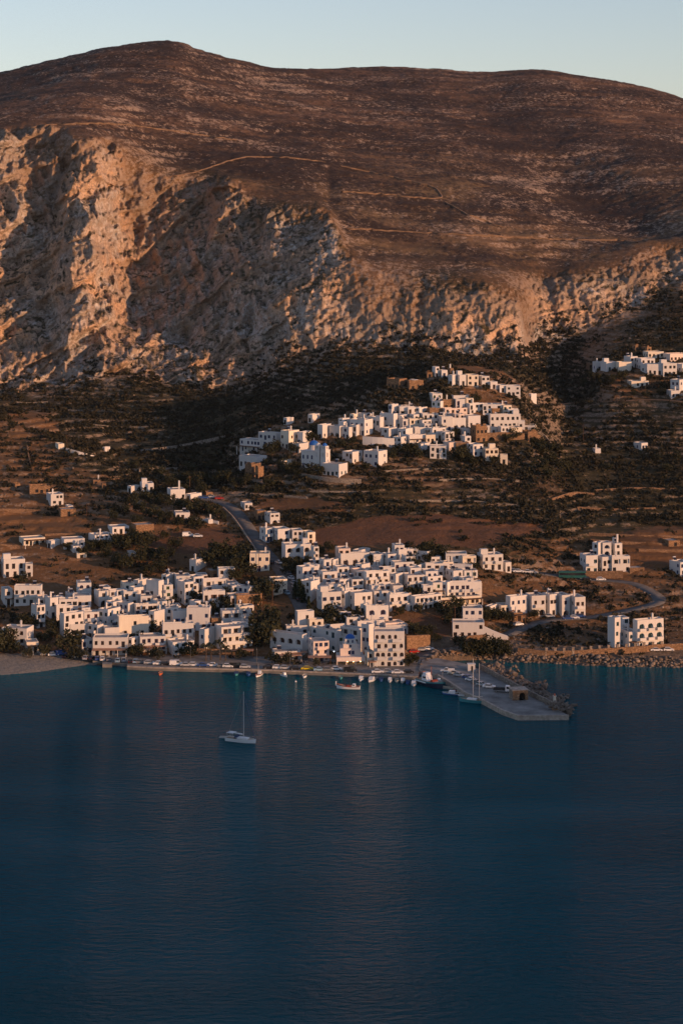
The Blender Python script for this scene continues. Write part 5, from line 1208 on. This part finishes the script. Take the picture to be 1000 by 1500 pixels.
def car_proto(name, kind):
    r = link(name, None)
    if kind == 'hatch': L, w, body, glass, axles = 4.0, 1.7, [(-1.98, .32), (1.95, .30), (2.0, .62), (1.85, .82), (1.0, .95), (.9, .96), (-1.85, .98), (-2.0, .75)], [(1.0, .95), (.35, 1.42), (-1.35, 1.45), (-1.88, .97)], (-1.22, 1.25)
    if kind == 'sedan': L, w, body, glass, axles = 4.5, 1.75, [(-2.2, .32), (2.2, .30), (2.25, .6), (2.1, .8), (1.1, .92), (-1.55, .95), (-2.2, .92), (-2.25, .7)], [(1.05, .92), (.4, 1.38), (-1.0, 1.40), (-1.7, .95)], (-1.35, 1.4)
    if kind == 'van': L, w, body, glass, axles = 4.8, 1.9, [(-2.35, .35), (2.35, .33), (2.4, .75), (2.2, 1.05), (1.6, 1.15), (-2.4, 1.15)], [(1.65, 1.15), (1.1, 1.85), (-2.3, 1.95), (-2.38, 1.15)], (-1.5, 1.5)
    if kind == 'pickup': L, w, body, glass, axles = 5.0, 1.8, [(-2.45, .4), (2.45, .38), (2.5, .75), (2.35, .95), (1.3, 1.05), (-.25, 1.05), (-.3, .98), (-2.5, .98)], [(1.3, 1.05), (.75, 1.62), (-.15, 1.64), (-.25, 1.05)], (-1.5, 1.55)
    m = MB(); side_body(m, body, w, PAINT['white'])
    t = max(z for _, z in glass); g = [p for p in glass]; side = MB()
    rf = [(x, z) for x, z in glass if z > t - 0.12]; m.box(min(x for x, _ in rf) + .05, max(x for x, _ in rf) - .03, -w / 2 + .17, w / 2 - .17, t + 0.002, t + 0.05, PAINT['white'])
    for x0, z0, x1, z1 in ((glass[0][0], glass[0][1], glass[1][0], glass[1][1]), (glass[3][0], glass[3][1], glass[2][0], glass[2][1])):
        for s_ in (-1, 1): m.tube((x0, s_ * (w / 2 - .05), z0), (x1, s_ * (w / 2 - .16), z1), 0.05, 0.05, PAINT['white'], 4)
    if kind == 'van': m.box(-2.28, 0.2, -w / 2 + .10, w / 2 - .10, 1.14, 1.9, PAINT['white'])
    if kind == 'pickup':
        for s_ in (-1, 1): m.box(-2.48, -0.3, s_ * w / 2 - .04, s_ * w / 2 + .04, .98, 1.25, PAINT['white'])
    b = link('body', m.mesh('body'), r); m = MB(); side_body(m, glass, w - 0.14, pane_m, 0.13); link('windows', m.mesh('windows'), r)
    for x in axles:
        for s_ in (-1, 1): link('wheel', WH, r, (x, s_ * (w / 2 - .06), .31))
    q = MB(); q.box(-.03, .03, -.16, .16, -.07, .07, lampw); hm = q.mesh('headlight'); q = MB(); q.box(-.03, .03, -.14, .14, -.08, .08, lampr); tm_ = q.mesh('taillight')
    for s_ in (-1, 1): link('headlight', hm, r, (L / 2 - .04, s_ * (w / 2 - .28), .62)); link('taillight', tm_, r, (-L / 2 + .0, s_ * (w / 2 - .24), .74))
    return r
CARP = {k: car_proto('proto_' + k, k) for k in ('hatch', 'sedan', 'van', 'pickup')}
KNAME = {'hatch': 'small hatchback', 'sedan': 'saloon car', 'van': 'van', 'pickup': 'pickup truck'}
CARN = {'hatch': 'parked_car', 'sedan': 'parked_car', 'van': 'parked_van', 'pickup': 'pickup_truck'}
def car(p, kind, colr, heading, label, group):
    r = copy_tree(CARP[kind]); r.name = CARN[kind]; r.location = p; r.rotation_euler = (0, 0, heading); tag(r, label, 'van' if kind == 'van' else 'pickup' if kind == 'pickup' else 'car', group)
    for ch in r.children:
        n = ch.name.split('.')[0]; ch.name = n
        if n == 'body': ch.material_slots[0].link = 'OBJECT'; ch.material_slots[0].material = PAINT[colr]
    return r
def on(px, py, z=None): return zpt(px, py, z) if z is not None else ground(px, py)
cars = []
def row(spec, place, group, z=None, head=0.0, lift=0.0):
    for px, py, k, c, *h in spec: cars.append([on(px, py, z) + Vector((0, 0, lift)), k, c, math.radians(h[0]) if h else head + rnd.uniform(-.08, .08), place, group])
row([(206, 972, 'hatch', 'grey'), (219, 973, 'hatch', 'silver'), (233, 974, 'sedan', 'white'), (243, 974.5, 'hatch', 'black'), (258, 975, 'van', 'white'), (273, 976, 'sedan', 'silver'), (284, 976, 'hatch', 'white'), (298, 976.5, 'sedan', 'blue'), (312, 976.5, 'sedan', 'white'), (326, 977.5, 'hatch', 'grey'), (334, 978, 'hatch', 'white'), (346, 978, 'van', 'black'), (359, 979, 'hatch', 'silver'), (394, 979.5, 'sedan', 'black'), (407, 980, 'hatch', 'white'), (418, 980.5, 'hatch', 'silver'), (433, 981, 'sedan', 'black'), (468, 983, 'sedan', 'lightblue'), (480, 983, 'hatch', 'grey'), (513, 984, 'van', 'black'), (553, 986, 'sedan', 'white'), (569, 986, 'hatch', 'silver'), (582, 987, 'sedan', 'white'), (598, 986, 'hatch', 'black')], 'parked along the quay edge', 'cars parked along the quay', QZ)
row([(450, 981.5, 'sedan', 'yellow')], 'parked on the quay in front of the arched terraces', 'cars parked along the quay', QZ)
row([(493, 982, 'hatch', 'white')], 'parked before the porch of the domed taverna', 'cars parked along the quay', QZ)
row([(126, 966, 'hatch', 'silver', 80), (134, 966, 'sedan', 'black', 75), (142, 967, 'hatch', 'blue', 100), (150, 967.5, 'hatch', 'white', 95), (160, 968, 'sedan', 'grey', 90), (173, 970, 'hatch', 'lightblue', 85), (181, 969, 'hatch', 'silver', 95), (191, 971, 'hatch', 'black', 95), (199, 971, 'hatch', 'lightblue', 85)], 'in the car park beside the taverna awning', 'cars in the beach car park', QZ)
row([(66, 960, 'hatch', 'silver', 20), (78, 961, 'hatch', 'white', 10), (89, 960, 'van', 'blue', 30), (98, 964, 'hatch', 'black', 60), (112, 964, 'hatch', 'white', 70)], 'behind the beach under the round tree', 'cars behind the beach', None)
row([(655, 985, 'pickup', 'white', 170), (664, 988, 'sedan', 'cream', 165), (672, 991, 'hatch', 'silver', -35), (685, 995, 'hatch', 'blue', -40), (690, 998, 'sedan', 'white', -40), (697, 1002, 'hatch', 'grey', -38), (705, 1005, 'hatch', 'silver', -38), (716, 1008, 'sedan', 'white', -12)], 'on the pier along the parapet wall', 'cars parked on the pier', PZ)
mr_ = lambda px, py, dx: ground(px + dx, py)
row([(408, 826, 'hatch', 'white', 118), (415, 835, 'hatch', 'silver', 118), (421, 842, 'sedan', 'grey', 118), (426, 849, 'hatch', 'white', 112), (429, 856, 'hatch', 'silver', 108), (432, 862, 'sedan', 'white', 105), (420, 871, 'hatch', 'lightblue', 110), (396, 826, 'hatch', 'black', 120), (436, 880, 'hatch', 'black', 105)], 'on the steep climbing road', 'cars parked on the climbing road', None, lift=0.12)
row([(752, 838, 'hatch', 'silver', 5), (759, 839, 'sedan', 'white', 0), (773, 840, 'sedan', 'white', 0), (781, 841, 'hatch', 'silver', 0)], 'on the road edge below the white guesthouse', 'cars on the upper shore road', None, lift=0.12)
row([(880, 851, 'hatch', 'white', 0)], 'below the brown retaining wall of the twin villas', 'cars on the shore road', None, lift=0.12)
row([(860, 850, 'hatch', 'black', 0)], 'just ahead of the green bus', 'cars on the shore road', None, lift=0.12)
row([(832, 908, 'sedan', 'blue', 5), (841, 907, 'hatch', 'white', 0), (850, 905, 'hatch', 'blue', 0)], 'below the last guesthouse of the row', 'cars on the shore road', None, lift=0.12)
row([(805, 905, 'hatch', 'silver', 0)], 'at the foot of the guesthouse row', 'cars on the shore road', None, lift=0.12)
row([(759, 917, 'hatch', 'white', 30), (746, 935, 'sedan', 'black', 40), (684, 949, 'hatch', 'grey', 15)], 'on the shore road by the ochre garden wall', 'cars on the shore road', None, lift=0.12)
row([(628, 953, 'hatch', 'white', 10), (619, 954, 'hatch', 'silver', 5), (606, 957, 'hatch', 'red', 15)], 'under the orange retaining wall beside the hotel', 'cars on the shore road', None, lift=0.12)
row([(979, 954, 'hatch', 'white', 0), (961, 954, 'sedan', 'white', 0)], 'on the lane beside the teal arched guesthouse', 'cars on the shore lane', None)
row([(275, 786, 'van', 'white', 10), (290, 787, 'hatch', 'white', 0)], 'on the bare earth clearing above the copse', 'cars on the earth clearing', None)
row([(300, 731, 'hatch', 'blue', 5), (321, 732, 'hatch', 'red', 5), (311, 730, 'hatch', 'silver', 5)], 'at the bend where the climbing road tops out', 'cars at the road bend', None, lift=0.12)
row([(1002, 580, 'hatch', 'silver', 0)], 'by the dirt track under the hamlet', 'cars on the track', None)
cc = Counter((c[2], c[1], c[4]) for c in cars); seen = Counter()
for p, k, c, hd, pl_, g in cars:
    seen[c, k, pl_] += 1; car(p, k, c, hd, f"{c.replace('lightblue', 'light blue')} {KNAME[k]} {pl_}", g)
for r in CARP.values():
    for ch in list(r.children): bpy.data.objects.remove(ch)
    bpy.data.objects.remove(r)
def bus():
    r = thing('bus', 'dark green coach parked below the terraced slope', 'bus', ground(838, 848) + Vector((0, 0, .15)), math.radians(-3)); m = MB(); m.box(-5.6, 5.6, -1.22, 1.22, .45, 1.5, PAINT['teal']); m.box(-5.6, 5.6, -1.22, 1.22, 2.5, 3.05, PAINT['teal']); m.box(-5.6, -5.35, -1.2, 1.2, 1.5, 2.5, PAINT['teal']); link('body', m.mesh('body'), r)
    for i in range(8): m = MB(); m.box(-5.3 + i * 1.33, -4.05 + i * 1.33, -1.19, 1.19, 1.5, 2.5, pane_m); link('window', m.mesh('window'), r)
    for x in (-3.6, 3.4):
        for s_ in (-1, 1): link('wheel', WHB, r, (x, s_ * 1.1, .46))
bus()
def truck():
    r = thing('box_truck', 'small truck with a white cab parked beside the pier hut', 'truck', zpt(735, 1014, PZ), math.radians(-10)); m = MB(); m.box(-3.0, 1.2, -1.05, 1.05, .6, .85, PAINT['grey']); m.box(-3.0, 1.1, -1.05, -.98, .85, 1.4, PAINT['black']); m.box(-3.0, 1.1, .98, 1.05, .85, 1.4, PAINT['black']); m.box(-3.0, -2.93, -.98, .98, .85, 1.4, PAINT['black']); link('flatbed', m.mesh('flatbed'), r)
    m = MB(); m.prism([(1.25, .5), (2.9, .5), (2.9, 1.3), (2.55, 2.25), (1.25, 2.3)], -1.0, 1.0, PAINT['white']); link('cab', m.mesh('cab'), r); m = MB(); m.prism([(1.6, 1.35), (2.75, 1.35), (2.5, 2.1), (1.6, 2.1)], -1.02, 1.02, pane_m); link('windows', m.mesh('windows'), r)
    for x in (-2.0, 2.0):
        for s_ in (-1, 1): link('wheel', WH, r, (x, s_ * .9, .31))
truck()
# ------------------------------------------------------------------ boats
hullm = {k: glossy('hull_' + k, c, 0.4, 0.4) for k, c in dict(white=(0.72, 0.73, 0.73), navy=(0.012, 0.02, 0.045), teal=(0.06, 0.25, 0.28), blue=(0.05, 0.13, 0.32), orange=(0.45, 0.12, 0.05), cream=(0.62, 0.56, 0.46)).items()}
deck_m = simple('boat_deck', (0.36, 0.27, 0.18), 0.8, 0.2); trim_m = simple('boat_trim_red', (0.30, 0.06, 0.035), 0.7, 0.15); canvas_m = simple('boat_canvas', (0.03, 0.06, 0.14), 0.9, 0.15); spar_m = glossy('spar_alloy', (0.62, 0.60, 0.57), 0.35, 0.5, 0.0)
def hull(L, B, fb, sheer, mat, trim=None, transom=0.75, n=14):
    """lofted hull from stern (-x) to stem (+x), open at deck height"""
    m = MB(); secs = []
    for i in range(n + 1):
        t = i / n; x = -L / 2 + L * t; w = B / 2 * (transom + (1 - transom) * math.sin(min(t / 0.45, 1) * math.pi / 2)) * (1 - max(0, (t - 0.5) / 0.5) ** 2.4) + 0.015
        top = fb + sheer * (t ** 2.2) + sheer * 0.35 * (1 - t) ** 3; ov = max(0, t - 0.8) * L * 0.10
        secs.append([(x, -w * .35, -0.45 * (1 - t ** 4)), (x + ov * .3, -w * .86, 0.10), (x + ov * .8, -w * .97, top * .78), (x + ov, -w, top), (x + ov, w, top), (x + ov * .8, w * .97, top * .78), (x + ov * .3, w * .86, .10), (x, w * .35, -0.45 * (1 - t ** 4))])
    for a, b in zip(secs, secs[1:]):
        for k in range(7):
            if k == 3: continue
            m.poly([a[k], b[k], b[k + 1], a[k + 1]], trim if trim and k in (2, 4) else mat)
    m.poly(secs[0], mat); m.poly(secs[-1][::-1], mat); d = MB()
    for a, b in zip(secs, secs[1:]):
        f = 0.12; P = [a[3], b[3], b[4], a[4]]; d.poly([(p[0], p[1] * 0.97, p[2] - f) for p in P], deck_m)
    return m.mesh('hull'), d.mesh('deck')
def boat(name, label, px, py, L, B, fb, sheer, col, head, parts, group=None, trim=None, z=0.0, transom=.75):
    r = thing(name, label, 'boat', zpt(px, py, z), math.radians(head), group); h_, d_ = hull(L, B, fb, sheer, hullm[col], trim, transom); link('hull', h_, r); link('deck', d_, r)
    for nm, fn in parts: m = MB(); fn(m); link(nm, m.mesh(nm), r)
    return r
wt = hullm['white']
def cabin(x0, x1, w, z0, h, mat=None, rake=.25): return lambda m: m.prism([(x0, z0), (x1, z0), (x1 - rake * h * 1.4, z0 + h), (x0 + rake * .3, z0 + h)], -w / 2, w / 2, mat or wt)
def cwin(x0, x1, w, z0, h): return lambda m: m.box(x0, x1, -w / 2 - .012, w / 2 + .012, z0, z0 + h, pane_m)
def mastf(x, z0, z1, r=.09): return lambda m: m.tube((x, 0, z0), (x, 0, z1), r, r * .7, spar_m, 8)
def stays(x, z1, L, B): 
    def f(m):
        for q in ((L / 2, 0, 1.3), (-L / 2 + .1, 0, 1.1), (x - .2, B / 2 - .1, 1.0), (x - .2, -B / 2 + .1, 1.0)): m.tube((x, 0, z1), q, .018, .018, rail_m, 4)
    return f
def rails(L, B, z):
    def f(m):
        for s_ in (-1, 1):
            for i in range(6): x = -L * .42 + i * L * .16; m.tube((x, s_ * B * .44, z), (x, s_ * B * .44, z + .6), .02, .02, spar_m, 4)
            m.tube((-L * .42, s_ * B * .44, z + .6), (L * .38, s_ * B * .44, z + .75), .018, .018, spar_m, 4)
    return f
boat('sailing_yacht', 'white sailing yacht with furled sail anchored alone in the bay', 353, 1087, 10.2, 3.3, 1.05, .35, 'white', -24,
     [('coachroof', cabin(-1.2, 2.6, 2.0, .95, .55)), ('cabin_windows', cwin(-.8, 1.6, 1.95, 1.12, .22)), ('mast', mastf(.9, .9, 16.0, .10)), ('boom', lambda m: m.tube((.8, 0, 2.3), (-3.8, 0, 2.6), .07, .06, spar_m, 6)), ('furled_sail', lambda m: m.tube((.5, 0, 2.5), (-3.6, 0, 2.78), .2, .13, wt, 8)),
      ('genoa_roll', lambda m: m.tube((4.9, 0, 1.3), (1.05, 0, 14.6), .09, .05, canvas_m, 6)), ('standing_rigging', stays(.9, 15.6, 10.2, 3.3)), ('sprayhood', cabin(-1.9, -.9, 2.2, 1.2, .8, canvas_m)), ('bimini', lambda m: m.box(-4.6, -2.2, -1.3, 1.3, 2.7, 2.78, wt)), ('bimini_frame', lambda m: [m.tube((x, s_ * 1.25, .9), (x, s_ * 1.25, 2.7), .025, .025, spar_m, 4) for x in (-4.5, -2.3) for s_ in (-1, 1)]), ('guard_rail', rails(10.2, 3.3, 1.0)), ('stern_panel', lambda m: m.box(-5.0, -4.4, -1.1, 1.1, 2.9, 2.95, panel_m))], transom=.8)
boat('dinghy', 'small white rubber dinghy floating astern of the sailing yacht', 327, 1081, 2.6, 1.3, .35, .1, 'white', -10, [('outboard', lambda m: m.box(-1.45, -1.2, -.15, .15, .1, .75, PAINT['black']))])
boat('fishing_boat', 'white wooden fishing boat with raised prow moored off the quay', 510, 1009, 8.2, 2.7, .75, .95, 'white', 172,
     [('wheelhouse', cabin(-2.6, -1.2, 1.3, .6, 1.2)), ('wheelhouse_window', cwin(-2.3, -1.6, 1.28, 1.2, .4)), ('net_pile', lambda m: m.lathe([(1.1, .6), (1.0, .95), (.5, 1.3), (0, 1.4)], trim_m, 9, (.2, 0))), ('orange_buoy', lambda m: m.lathe([(0, .9), (.3, 1.15), (0, 1.45)], hullm['orange'], 8, (-.9, .5))), ('stem_post', lambda m: m.box(4.2, 4.5, -.09, .09, 1.0, 2.5, wt)), ('canopy_frame', lambda m: [m.tube((x, s_ * .9, .7), (x, s_ * .9, 2.0), .04, .04, wood_m, 5) for x in (-.6, 1.2) for s_ in (-1, 1)])], trim=trim_m)
def small(px, py, L, col, head, label, kind='open', trim=None):
    ps = [('thwart', lambda m: [m.box(x - .13, x + .13, -.5, .5, .38, .44, wood_m) for x in (-.9, .3)])]
    if kind == 'cabin': ps = [('cabin', cabin(-.3, L * .25, L * .22, .5, .95)), ('cabin_windows', cwin(-.1, L * .13, L * .215, .95, .3)), ('outboard', lambda m: m.box(-L / 2 - .3, -L / 2 + .05, -.18, .18, .2, 1.0, PAINT['black']))]
    if kind == 'mast': ps += [('cabin', cabin(-1.6, -.4, 1.1, .5, 1.1)), ('mast', mastf(.6, .4, 4.5, .05))]
    if kind == 'canvas': ps += [('cover', lambda m: m.prism([(-L * .42, .45), (L * .38, .55), (L * .2, .95), (-L * .3, .9)], -L * .15, L * .15, canvas_m))]
    boat('motor_boat' if kind == 'cabin' else 'rowing_boat', label, px, py, L, L * .34, .55, .3, col, head, ps, None, trim)
small(235, 988, 4.4, 'orange', 265, 'small orange boat moored at the quay below the white van')
small(346, 988.5, 5.0, 'teal', 268, 'small teal boat moored at the quay below the black van', 'canvas')
small(364, 989, 5.0, 'blue', 272, 'small blue boat beside the teal boat at the quay', 'canvas')
small(379, 990, 6.2, 'white', 255, 'white fishing boat with red trim and a short mast at the quay', 'mast', trim_m)
small(416, 991, 4.0, 'white', 300, 'small white tender with an outboard tied to the quay', 'cabin')
small(499, 994, 4.2, 'teal', 268, 'small teal rowing boat tied in front of the domed taverna')
small(529, 996, 6.0, 'white', 262, 'white cabin boat at the quay beside the fishing boat', 'cabin')
small(545, 997, 7.2, 'white', 250, 'larger white motor cruiser at the quay before the tall hotel', 'cabin')
small(558, 997, 4.8, 'blue', 268, 'small blue boat between the motor cruisers at the quay', 'canvas')
small(590, 999, 5.6, 'cream', 262, 'cream boat at the quay beside the shore end of the pier', 'cabin')
small(606, 1003, 6.4, 'white', 265, 'white motor boat beside the dark blue trawler', 'cabin')
small(654, 1000, 6.0, 'white', 310, 'white cabin boat moored between trawler and pier', 'cabin')
small(661, 1009, 6.2, 'cream', 345, 'cream open boat moored along the pier side', 'open')
small(676, 1013, 5.6, 'orange', 340, 'red hulled boat moored along the pier side', 'canvas')
small(665, 1018, 8.2, 'lightblue' if 'lightblue' in hullm else 'blue', 165, 'blue and white fishing boat moored along the pier side', 'cabin', wt)
small(571, 998, 5.2, 'white', 266, 'white cabin boat tied beside the small blue boat', 'cabin')
small(581, 998.5, 4.6, 'cream', 270, 'cream rowing boat under the tall hotel at the quay')
small(597, 1001, 5.0, 'blue', 268, 'blue covered boat next to the cream quay boat', 'canvas')
small(646, 1001, 5.4, 'teal', 320, 'teal boat with a short mast behind the trawler', 'mast')
small(669, 1009, 5.0, 'white', 335, 'white open boat with red trim along the pier side', 'open', trim_m)
small(681, 1020, 4.8, 'white', 340, 'white tender lying astern of the two masted sailing boat', 'cabin')
small(446, 992, 4.4, 'white', 262, 'white rowing boat tied to the quay below the yellow car')
boat('fishing_trawler', 'large dark blue fishing trawler with a white wheelhouse by the pier', 631, 1005, 13.5, 4.6, 1.5, 1.1, 'navy', 305,
     [('wheelhouse', cabin(-3.8, -.6, 2.6, 1.4, 2.1)), ('wheelhouse_windows', cwin(-3.2, -1.4, 2.58, 2.5, .6)), ('upper_bridge', cabin(-3.4, -1.4, 2.0, 3.5, .9)), ('net_drum', lambda m: m.tube((1.8, -1.2, 1.9), (1.8, 1.2, 1.9), .75, .75, trim_m, 10)), ('derrick', lambda m: [m.tube((.2, 0, 1.4), (.2, 0, 7.0), .11, .07, hullm['orange'], 7), m.tube((.2, 0, 2.6), (4.4, 0, 5.4), .07, .05, hullm['orange'], 6)]), ('gallows', lambda m: [m.tube((-5.6, s_ * 1.5, 1.3), (-5.2, s_ * 1.2, 4.0), .09, .09, hullm['orange'], 6) for s_ in (-1, 1)] + [m.tube((-5.2, -1.2, 4.0), (-5.2, 1.2, 4.0), .09, .09, hullm['orange'], 6)]), ('fish_boxes', lambda m: [m.box(2.9 + i * .7, 3.5 + i * .7, -.8, .8, 1.5, 2.0, hullm['cream']) for i in range(2)]), ('bulwark_stripe', lambda m: m.box(-6.7, 0, -2.36, -2.31, 1.15, 1.5, wt))], trim=hullm['teal'])
boat('moored_sailboat', 'light blue sailing boat with two masts alongside the pier', 691, 1029, 9.0, 2.8, .95, .4, 'teal', 158,
     [('coachroof', cabin(-1.8, 1.8, 1.6, .85, .55)), ('mast', mastf(-.4, .8, 15.0, .10)), ('boom', lambda m: m.tube((-.5, 0, 2.1), (-3.8, 0, 2.2), .12, .09, hullm['cream'], 7)), ('mizzen_mast', mastf(-2.6, .8, 13.6, .08)), ('standing_rigging', stays(-.4, 14.6, 9.0, 2.8))])
b = thing('mooring_buoy', 'small white mooring buoy floating off the quay', 'buoy', zpt(433, 999, 0)); m = MB(); m.lathe([(0, -.3), (.35, 0), (.3, .3), (0, .45)], wt, 10); link('float', m.mesh('float'), b); m = MB(); m.tube((0, 0, .42), (0, 0, .8), .03, .03, rail_m, 5); link('eye', m.mesh('eye'), b)
# ------------------------------------------------------------------ pier hut, kiosk, beacon, lamps, poles
def hut():
    r = thing('stone_hut', 'small stone hut with a dark arched doorway on the pier', 'hut', zpt(760, 1026, PZ) + Vector((0, 2.5, 0)), math.radians(10)); m = MB(); W, Dp, h = 5.4, 5.0, 3.3
    facade(m, (0, -Dp / 2, 0), (1, 0, 0), (0, -1, 0), W, -.2, h, [(.7, 0.0, 2.2, 2.5, True, 2.0)], st_ochre); m.box(-W / 2, W / 2, -Dp / 2, Dp / 2, -.2, h, st_grey, 'f'); link('wall', m.mesh('wall'), r); m = MB(); m.box(-W / 2 - .15, W / 2 + .15, -Dp / 2 - .15, Dp / 2 + .15, h + .003, h + .25, kerb_mat); link('roof', m.mesh('roof'), r)
    m = MB(); m.poly([(-.4, .4 - Dp / 2 + 1.4, 0), (1.8, .4 - Dp / 2 + 1.4, 0), (1.8, .4 - Dp / 2 + 1.4, 2.4), (-.4, .4 - Dp / 2 + 1.4, 2.4)], simple('dark_gate', (0.02, 0.018, 0.016))); link('gate', m.mesh('gate'), r)
hut()
r = thing('kiosk', 'small white kiosk at the start of the pier', 'kiosk', zpt(690, 983, PZ)); m = MB(); facade(m, (0, -1.2, 0), (1, 0, 0), (0, -1, 0), 2.6, -.1, 2.5, [(0.3, 0, .9, 2.0, False, .3)], W_['w']); m.box(-1.3, 1.3, -1.2, 1.2, -.1, 2.5, W_['w'], 'f'); link('wall', m.mesh('wall'), r); m = MB(); m.box(-1.45, 1.45, -1.35, 1.35, 2.503, 2.65, W_['w']); link('roof', m.mesh('roof'), r); d_ = link('door', win_mesh(.9, 2.0, 'K', False, False), r, (.3, -1.2, 0)); link('pane', pane_mesh(.9, 2.0, False), d_)
r = thing('harbour_beacon', 'stubby pale beacon on the boulders near the pier end', 'beacon', zpt(812, 1032, 2.2)); m = MB(); m.lathe([(.75, -1.5), (.7, .3), (.5, .5), (.42, 2.6), (.62, 2.7), (.62, 2.9), (0, 2.9)], W_['c'], 12); link('tower', m.mesh('tower'), r); m = MB(); m.lathe([(.3, 2.9), (.3, 3.4), (.36, 3.42), (0, 3.7)], hullm['orange'], 10); link('lantern', m.mesh('lantern'), r)
r = thing('gatepost_block', 'square ochre block at the far corner of the pier', 'block', zpt(812, 1040, PZ)); m = MB(); m.box(-.9, .9, -.8, .8, -.1, 1.2, st_ochre); m.box(-1.0, 1.0, -.9, .9, 1.203, 1.35, kerb_mat); link('block', m.mesh('block'), r)
r = thing('stone_shed', 'low ochre stone shed beside the shore road above the harbour', 'shed', ground(669, 963) + Vector((0, 2, 0)), .1); m = MB(); facade(m, (0, -1.6, 0), (1, 0, 0), (0, -1, 0), 4.6, -2, 2.4, [(-.8, .0, 1.0, 1.9, False, .3)], st_ochre); m.box(-2.3, 2.3, -1.6, 1.6, -2, 2.4, st_ochre, 'f'); link('wall', m.mesh('wall'), r); d_ = link('door', win_mesh(1.0, 1.9, 'N', False, False), r, (-.8, -1.6, 0)); link('pane', pane_mesh(1.0, 1.9, False), d_)
pole_m = simple('lamp_post_paint', (0.10, 0.10, 0.10), 0.6, 0.1)
def lamp(px, py, z, lab, grp):
    r = thing('street_lamp', lab, 'street lamp', zpt(px, py, z) if z else ground(px, py), 0, grp)
    def b1():
        m = MB(); m.tube((0, 0, 0), (0, 0, 6.2), .09, .06, pole_m, 6); m.tube((0, 0, 0), (0, 0, .4), .16, .16, pole_m, 6); m.tube((0, 0, 6.1), (0, -1.0, 6.5), .045, .04, pole_m, 5); return m.mesh('post')
    def b2():
        m = MB(); m.box(-.14, .14, -1.45, -.85, 6.42, 6.56, rail_m); return m.mesh('lamp_head')
    link('post', cached('lp', b1), r); link('lamp_head', cached('lh', b2), r)
for px, py in ((252, 971), (279, 972), (322, 973), (376, 976), (425, 979), (478, 981), (545, 984)): lamp(px, py, QZ, 'dark street lamp on the quay behind the parked cars', 'street lamps along the quay')
def pole(px, py, h, lab, grp):
    r = thing('utility_pole', lab, 'pole', ground(px, py), rnd.uniform(-.4, .4), grp)
    def b1(): m = MB(); m.tube((0, 0, -.5), (0, 0, 1), .13, .08, wood_m, 6); return m.mesh('post')
    o = link('post', cached('up', b1), r); o.scale = (1, 1, h); m = MB(); m.box(-.8, .8, -.06, .06, h - .6, h - .48, wood_m); link('crossarm', m.mesh('crossarm'), r)
for px, py, h, lab in ((98, 664, 9, 'timber utility pole on the crest of the hillside spur'), (278, 726, 9, 'timber utility pole beside the road bend'), (127, 760, 7, 'timber utility pole among the farm terraces'), (274, 878, 9, 'timber utility pole rising over the beachside quarter'), (399, 892, 10, 'timber utility pole in the grove by the climbing road'), (379, 838, 9, 'pale pole at the corner of the cream box house'), (666, 922, 9, 'timber utility pole beside the house with the sloping wall'), (854, 648, 9, 'timber utility pole on the dark slope by the gorge'), (694, 858, 7, 'timber utility pole at the guesthouse with purple doors')): pole(px, py, h, lab, 'utility poles on the slopes')
for x, y in ((489, 964), (541, 958)):
    p = ground(x, y + 3); m = MB(); m.lathe([(0, 3.0), (.17, 3.15), (0, 3.3)], LAMPW, 8); r = thing('wall_lamp', 'small lit cool white lamp beside the domed taverna', 'lamp', p, 0, 'lit lamps beside the domed taverna'); link('bulb', m.mesh('bulb'), r); m = MB(); m.tube((0, 0, 0), (0, 0, 3.02), .04, .04, pole_m, 5); link('post', m.mesh('post'), r)
# taverna pergola and umbrellas on the beach front, wooden jetty pieces
def pergola(px0, px1, py, z, lab):
    a, b_ = zpt(px0, py, z), zpt(px1, py, z); L = (b_ - a).length; r = thing('pergola', lab, 'pergola', a, math.atan2(b_.y - a.y, b_.x - a.x)); m = MB(); n = max(2, int(L / 3))
    for i in range(n + 1):
        for y in (0, 3.2): m.box(L * i / n - .07, L * i / n + .07, y - .07, y + .07, -.2, 2.6, wood_m)
    link('posts', m.mesh('posts'), r); m = MB(); m.box(-.3, L + .3, -.3, 3.5, 2.603, 2.7, awn_m); link('canopy', m.mesh('canopy'), r)
pergola(192, 225, 962, QZ, 'reddish pergola over tables beside the waterfront taverna'); pergola(340, 370, 964, QZ, 'dark pergola under the broad hotel on the quay'); pergola(405, 448, 967, QZ, 'awning over tables before the arched terraces'); pergola(452, 484, 974, QZ, 'awning over tables below the pinkish waterfront house')

# ------------------------------------------------------------------ evening haze over land and sea
def haze():
    m = MB(); mt = bpy.data.materials.new('haze_air'); mt.use_nodes = True; t = mt.node_tree; t.nodes.clear(); o = t.nodes.new('ShaderNodeOutputMaterial'); v = t.nodes.new('ShaderNodeVolumePrincipled')
    v.inputs['Color'].default_value = (0.85, 0.88, 0.92, 1); v.inputs['Density'].default_value = HAZE; v.inputs['Anisotropy'].default_value = 0.3; t.links.new(v.outputs[0], o.inputs['Volume'])
    m.box(-1900, 1900, -600, 3700, -16, 345, mt); tag(link('haze', m.mesh('haze')), 'thin evening haze over the bay and hills', 'haze', kind='stuff')
HAZE = 0.000012
haze()
